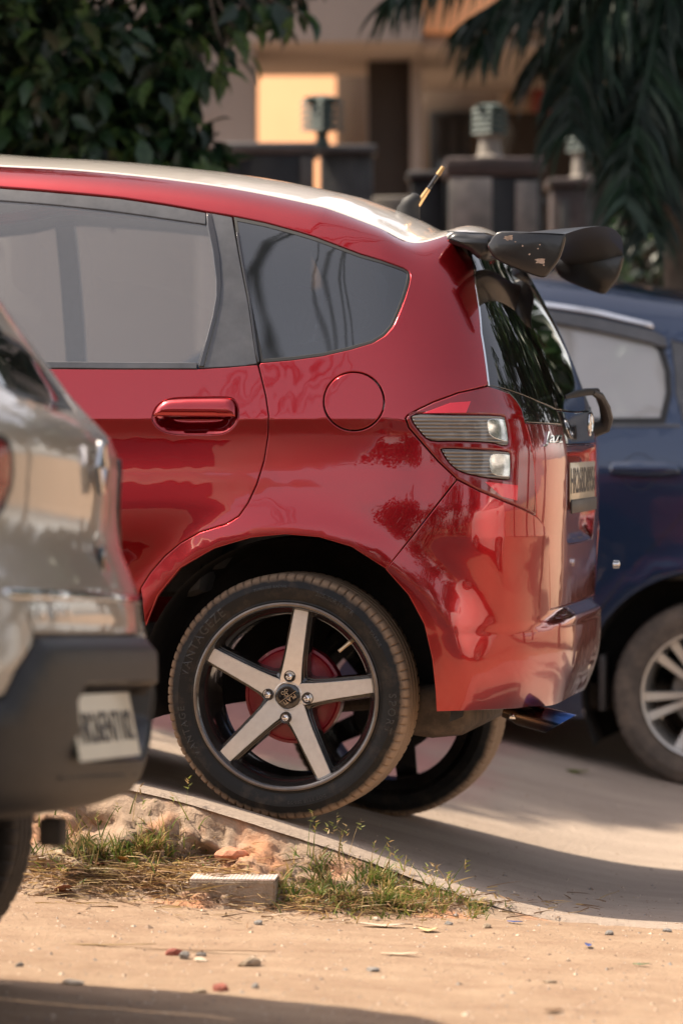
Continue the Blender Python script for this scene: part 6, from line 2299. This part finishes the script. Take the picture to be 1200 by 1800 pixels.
# ------------------------------------------------------------------ palm at the upper right
PYm = 14.6
pbase = at_depth(1235, 700, PYm)
palm = thing('palm_tree', 'dark palm with long drooping fronds at the upper right', 'palm', (pbase[0], PYm, -.1))
pp = Vector(palm.location)
def plp(px, py, Y): return Vector(at_depth(px, py, Y)) - pp
hz = plp(1235, -60, PYm)
MB().tube([(0, 0, 0), (.03, 0, .8), (-.02, 0, 1.8), hz], [.17, .14, .13, .14], 14).obj('trunk', M_bark, palm)
M_pd = leafmat('palm_dark', (.007, .022, .014), .2, .6)
M_pm = leafmat('palm_mid', (.014, .040, .022), .25, .55)
def frond(path, leafl, n, seed, droop=1.0):
    r = random.Random(seed)
    P = [Vector(p) for p in path]
    def at(t):
        x = t * (len(P) - 1); i = min(int(x), len(P) - 2); f = x - i
        a, b_, c, d = P[max(i - 1, 0)], P[i], P[i + 1], P[min(i + 2, len(P) - 1)]
        return .5 * ((2 * b_) + (c - a) * f + (2 * a - 5 * b_ + 4 * c - d) * f * f + (3 * b_ - a - 3 * c + d) * f**3)
    pts_ = [at(t) for t in np.linspace(0, 1, 14)]
    fr_ = MB().tube(pts_, list(np.linspace(.020, .004, 14)), 6).obj('frond', M_pm, palm)
    bl = Blades()
    for k in range(n):
        t = .08 + .92 * k / n
        p = at(t)
        tg_ = (at(min(1, t + .02)) - at(max(0, t - .02))).normalized()
        sd = tg_.cross(Vector((0, 0, 1)))
        if sd.length < .1: sd = Vector((1, 0, 0))
        sd.normalize()
        for sgn in (-1, 1):
            d = sd * sgn * r.uniform(.5, 1) + tg_ * r.uniform(.35, .8) + Vector((0, 0, -.35 * droop + r.uniform(-.25, .25)))
            bl.blade(p, d, leafl * r.uniform(.75, 1.1) * (1 - .45 * abs(2 * t - .9)), .024, r.uniform(.35, .7) * droop, r.choices((0, 1), (3, 2))[0], 6)
    o = mesh_obj('leaflets', bl.V, bl.F, None, fr_, mats=[M_pd, M_pm], fmat=bl.M, smooth=True)
    tag(o, kind='stuff')
    return fr_
cpx = (1235, -60)
FR = [[(1200, -60), (1080, -150), (920, -130), (780, -60), (690, -5)], [(1200, -60), (1100, -120), (990, -80), (880, 0), (820, 40)], [(1210, -60), (1120, -60), (1050, 30), (1010, 130), (1000, 230)],
      [(1220, -60), (1150, -30), (1110, 80), (1090, 210), (1085, 330)], [(1235, -60), (1190, 0), (1165, 120), (1150, 260), (1140, 400)], [(1235, -60), (1240, 20), (1220, 150), (1210, 300), (1205, 430)],
      [(1240, -60), (1300, 0), (1310, 120), (1300, 260)], [(1240, -60), (1330, -120), (1450, -100), (1540, 20)], [(1220, -60), (1130, -110), (1050, -40), (980, 60), (950, 120)],
      [(1215, -60), (1120, -160), (960, -220), (800, -180)], [(1235, -60), (1180, -40), (1130, 60), (1120, 180), (1150, 290)], [(1230, -60), (1215, 60), (1180, 210), (1170, 330)],
      [(1235, -60), (1150, -90), (1080, 0), (1050, 120), (1060, 230)], [(1235, -60), (1205, 30), (1190, 160), (1185, 330)], [(1235, -60), (1170, -20), (1140, 120), (1110, 250), (1100, 360)], [(1210, -60), (1100, -100), (1000, -40), (900, 20), (850, 70)],
      [(1240, -60), (1260, -200), (1350, -260), (1480, -180)], [(1235, -60), (1230, -220), (1120, -330), (980, -330)]]
for k, path in enumerate(FR):
    Yo = PYm + (-.25, .1, -.3, .0, -.35, .1, .2, .3, .3, .4, -.1, .25, -.2, .2, -.45, -.15, .6, -.5)[k]
    n = len(path)
    frond([plp(px, py, PYm + (Yo - PYm) * i / (n - 1)) for i, (px, py) in enumerate(path)], .44, 84, 100 + k)
# shrub masses low on the right, in front of the dark wall
def shrub(x0, x1, y0, y1, Y, n, label, sizes, mats, weights, seed):
    a, b_ = at_depth(x0, y0, Y), at_depth(x1, y1, Y)
    t = thing('shrub', label, 'shrub', ((a[0] + b_[0]) / 2, Y, -.12))
    r = random.Random(seed)
    o = Vector(t.location)
    H_ = a[2] + .12
    W_ = (b_[0] - a[0]) / 2
    for k in range(5):
        MB().tube([(r.uniform(-.05, .05), 0, 0), (r.uniform(-W_, W_) * .5, r.uniform(-.1, .1), H_ * .5), (r.uniform(-W_, W_) * .8, r.uniform(-.2, .2), H_ * .85)], [.02, .012, .004], 6).obj('stem', M_bark, t)
    pts = []
    for k in range(22):
        c = (r.uniform(-W_, W_) * .85, r.uniform(-.3, .3), r.uniform(.25, .92) * H_)
        pts += blob_pts(c, (W_ * .4, .25, .24), n // 22, r)
    f = leaf_cloud('foliage', pts, t, mats, sizes, weights, seed=seed)
    tag(f, kind='stuff')
    return t
shrub(1085, 1260, 330, 700, 16.0, 1700, 'dark shrub under the palm at the right edge', (.06, .11), [M_leafd, M_leafm, M_leafl], (7, 3, .6), 21)

# ------------------------------------------------------------------ the side of the street behind the camera, seen only as reflections
def street_tree(x, y, h, rad, seed, label):
    t = thing('street_tree', label, 'tree', (x, y, ground_z(x, y) - .02), group='trees across the street')
    r = random.Random(seed)
    MB().tube([(0, 0, 0), (.1, 0, h * .3), (0, .1, h * .55), (.1, 0, h * .85)], [.22, .17, .13, .05], 10).obj('trunk', M_bark, t)
    pts = []
    for k in range(34):
        v = Vector((r.gauss(0, 1), r.gauss(0, 1), r.gauss(0, .8))).normalized() * r.uniform(.3, 1)
        pts += blob_pts((v.x * rad, v.y * rad, h * .62 + v.z * h * .36), (rad * .34, rad * .34, rad * .28), 60, r)
    f = leaf_cloud('foliage', pts, t, [M_leafd, M_leafm, M_leafl], (.30, .48), (5, 4, .6), seed=seed)
    tag(f, kind='stuff')
for k, (x, y, h, rad) in enumerate(((-13, -9, 6.0, 3.4), (-7.5, -10.0, 5.4, 3.4), (-2.2, -9.5, 5.8, 3.4), (3.4, -10.0, 5.2, 3.3), (8.8, -8.5, 6.0, 3.4), (14.5, -4, 6.0, 2.9), (17.5, 4, 6.2, 3.0), (17, 12, 6.6, 3.0), (15.5, 20, 6.8, 3.0))):
    street_tree(x, y, h, rad, 300 + k, ['bushy tree far left across the street', 'bushy tree second from left across the street', 'bushy tree straight across the street behind the camera', 'bushy tree right of the middle across the street', 'tall tree at the right across the street', 'tall tree beyond the right edge of the picture', 'round tree beyond the right edge, level with the cars', 'tall tree to the right behind the blue car', 'tallest tree to the right beyond the gate'][k])
for k, (x, y, h, rad) in enumerate(((3.6, 17.2, 5.5, 1.5), (6.4, 16.0, 6.5, 1.9), (9.8, 14.0, 7.0, 2.2))):
    street_tree(x, y, h, rad, 340 + k, ['green tree just beyond the right edge behind the blue car', 'green tree second beyond the right edge, mirrored in the rear window', 'green tree third beyond the right edge, mirrored in the rear window'][k])
hd = thing('hedge', 'unseen hedge added behind the camera to darken the flank reflections', 'hedge', (0, -5.5, 0))  # foliage row added out of view so the lower flank reflects dark
rh = random.Random(77)
hp = []
for k in range(150):
    hp += blob_pts((rh.uniform(-16, 16), rh.uniform(-.5, .5), rh.uniform(.25, 1.55)), (.8, .5, .4), 26, rh)
tag(leaf_cloud('foliage', hp, hd, [M_leafd, M_leafm, M_leafl], (.20, .34), (6, 3, .4), seed=78), kind='stuff')
for k in range(16):
    MB().tube([(-15 + 2 * k, 0, -.15), (-14.9 + 2 * k, .1, .7), (-15.2 + 2 * k, 0, 1.3)], [.05, .04, .02], 6).obj('stem', M_bark, hd)
# overhead cables that show as curved dark lines in the quarter window
M_cable = mat('cable_black', (.012, .012, .012), .6)
for k, x in enumerate((-1.66, -1.59, -1.53, -1.42, -1.10, -1.04, -.95, -.86)):
    pts = [(x + .52 * (y - 6) + .10 * math.sin(y * .25 + k), y, 7.2 + .12 * (k % 4) + .008 * (y - 4)**2) for y in np.linspace(-14, 20, 30)]
    o = MB().tube(pts, .013, 6).obj('overhead_cable', M_cable)
    tag(o, ['leftmost overhead cable of the left bundle', 'second overhead cable of the left bundle', 'third overhead cable of the left bundle', 'rightmost overhead cable of the left bundle', 'leftmost overhead cable of the right bundle', 'second overhead cable of the right bundle', 'third overhead cable of the right bundle', 'rightmost overhead cable of the right bundle'][k], 'cable', group='overhead cables')
# white car standing further right, seen in the paint of the two rear ends
M_white = paint('white_paint', (.78, .76, .72), flake=0.0, rough=.3)
white = thing('parked_car', 'white car beyond the right edge, mirrored in the red tailgate', 'car', (6.3, 8.2, gz_at(6.3, 8.2)), R(70), group='parked cars')
def copy_part(o, parent):
    c = o.copy()
    if c.data is not None and len(c.data.materials) and c.data.materials[0] == M_blue:
        c.data = c.data.copy()
        c.data.materials[0] = M_white
    C.objects.link(c)
    c.parent = parent
    for ch in o.children: copy_part(ch, c)
for ch in list(blue.children): copy_part(ch, white)
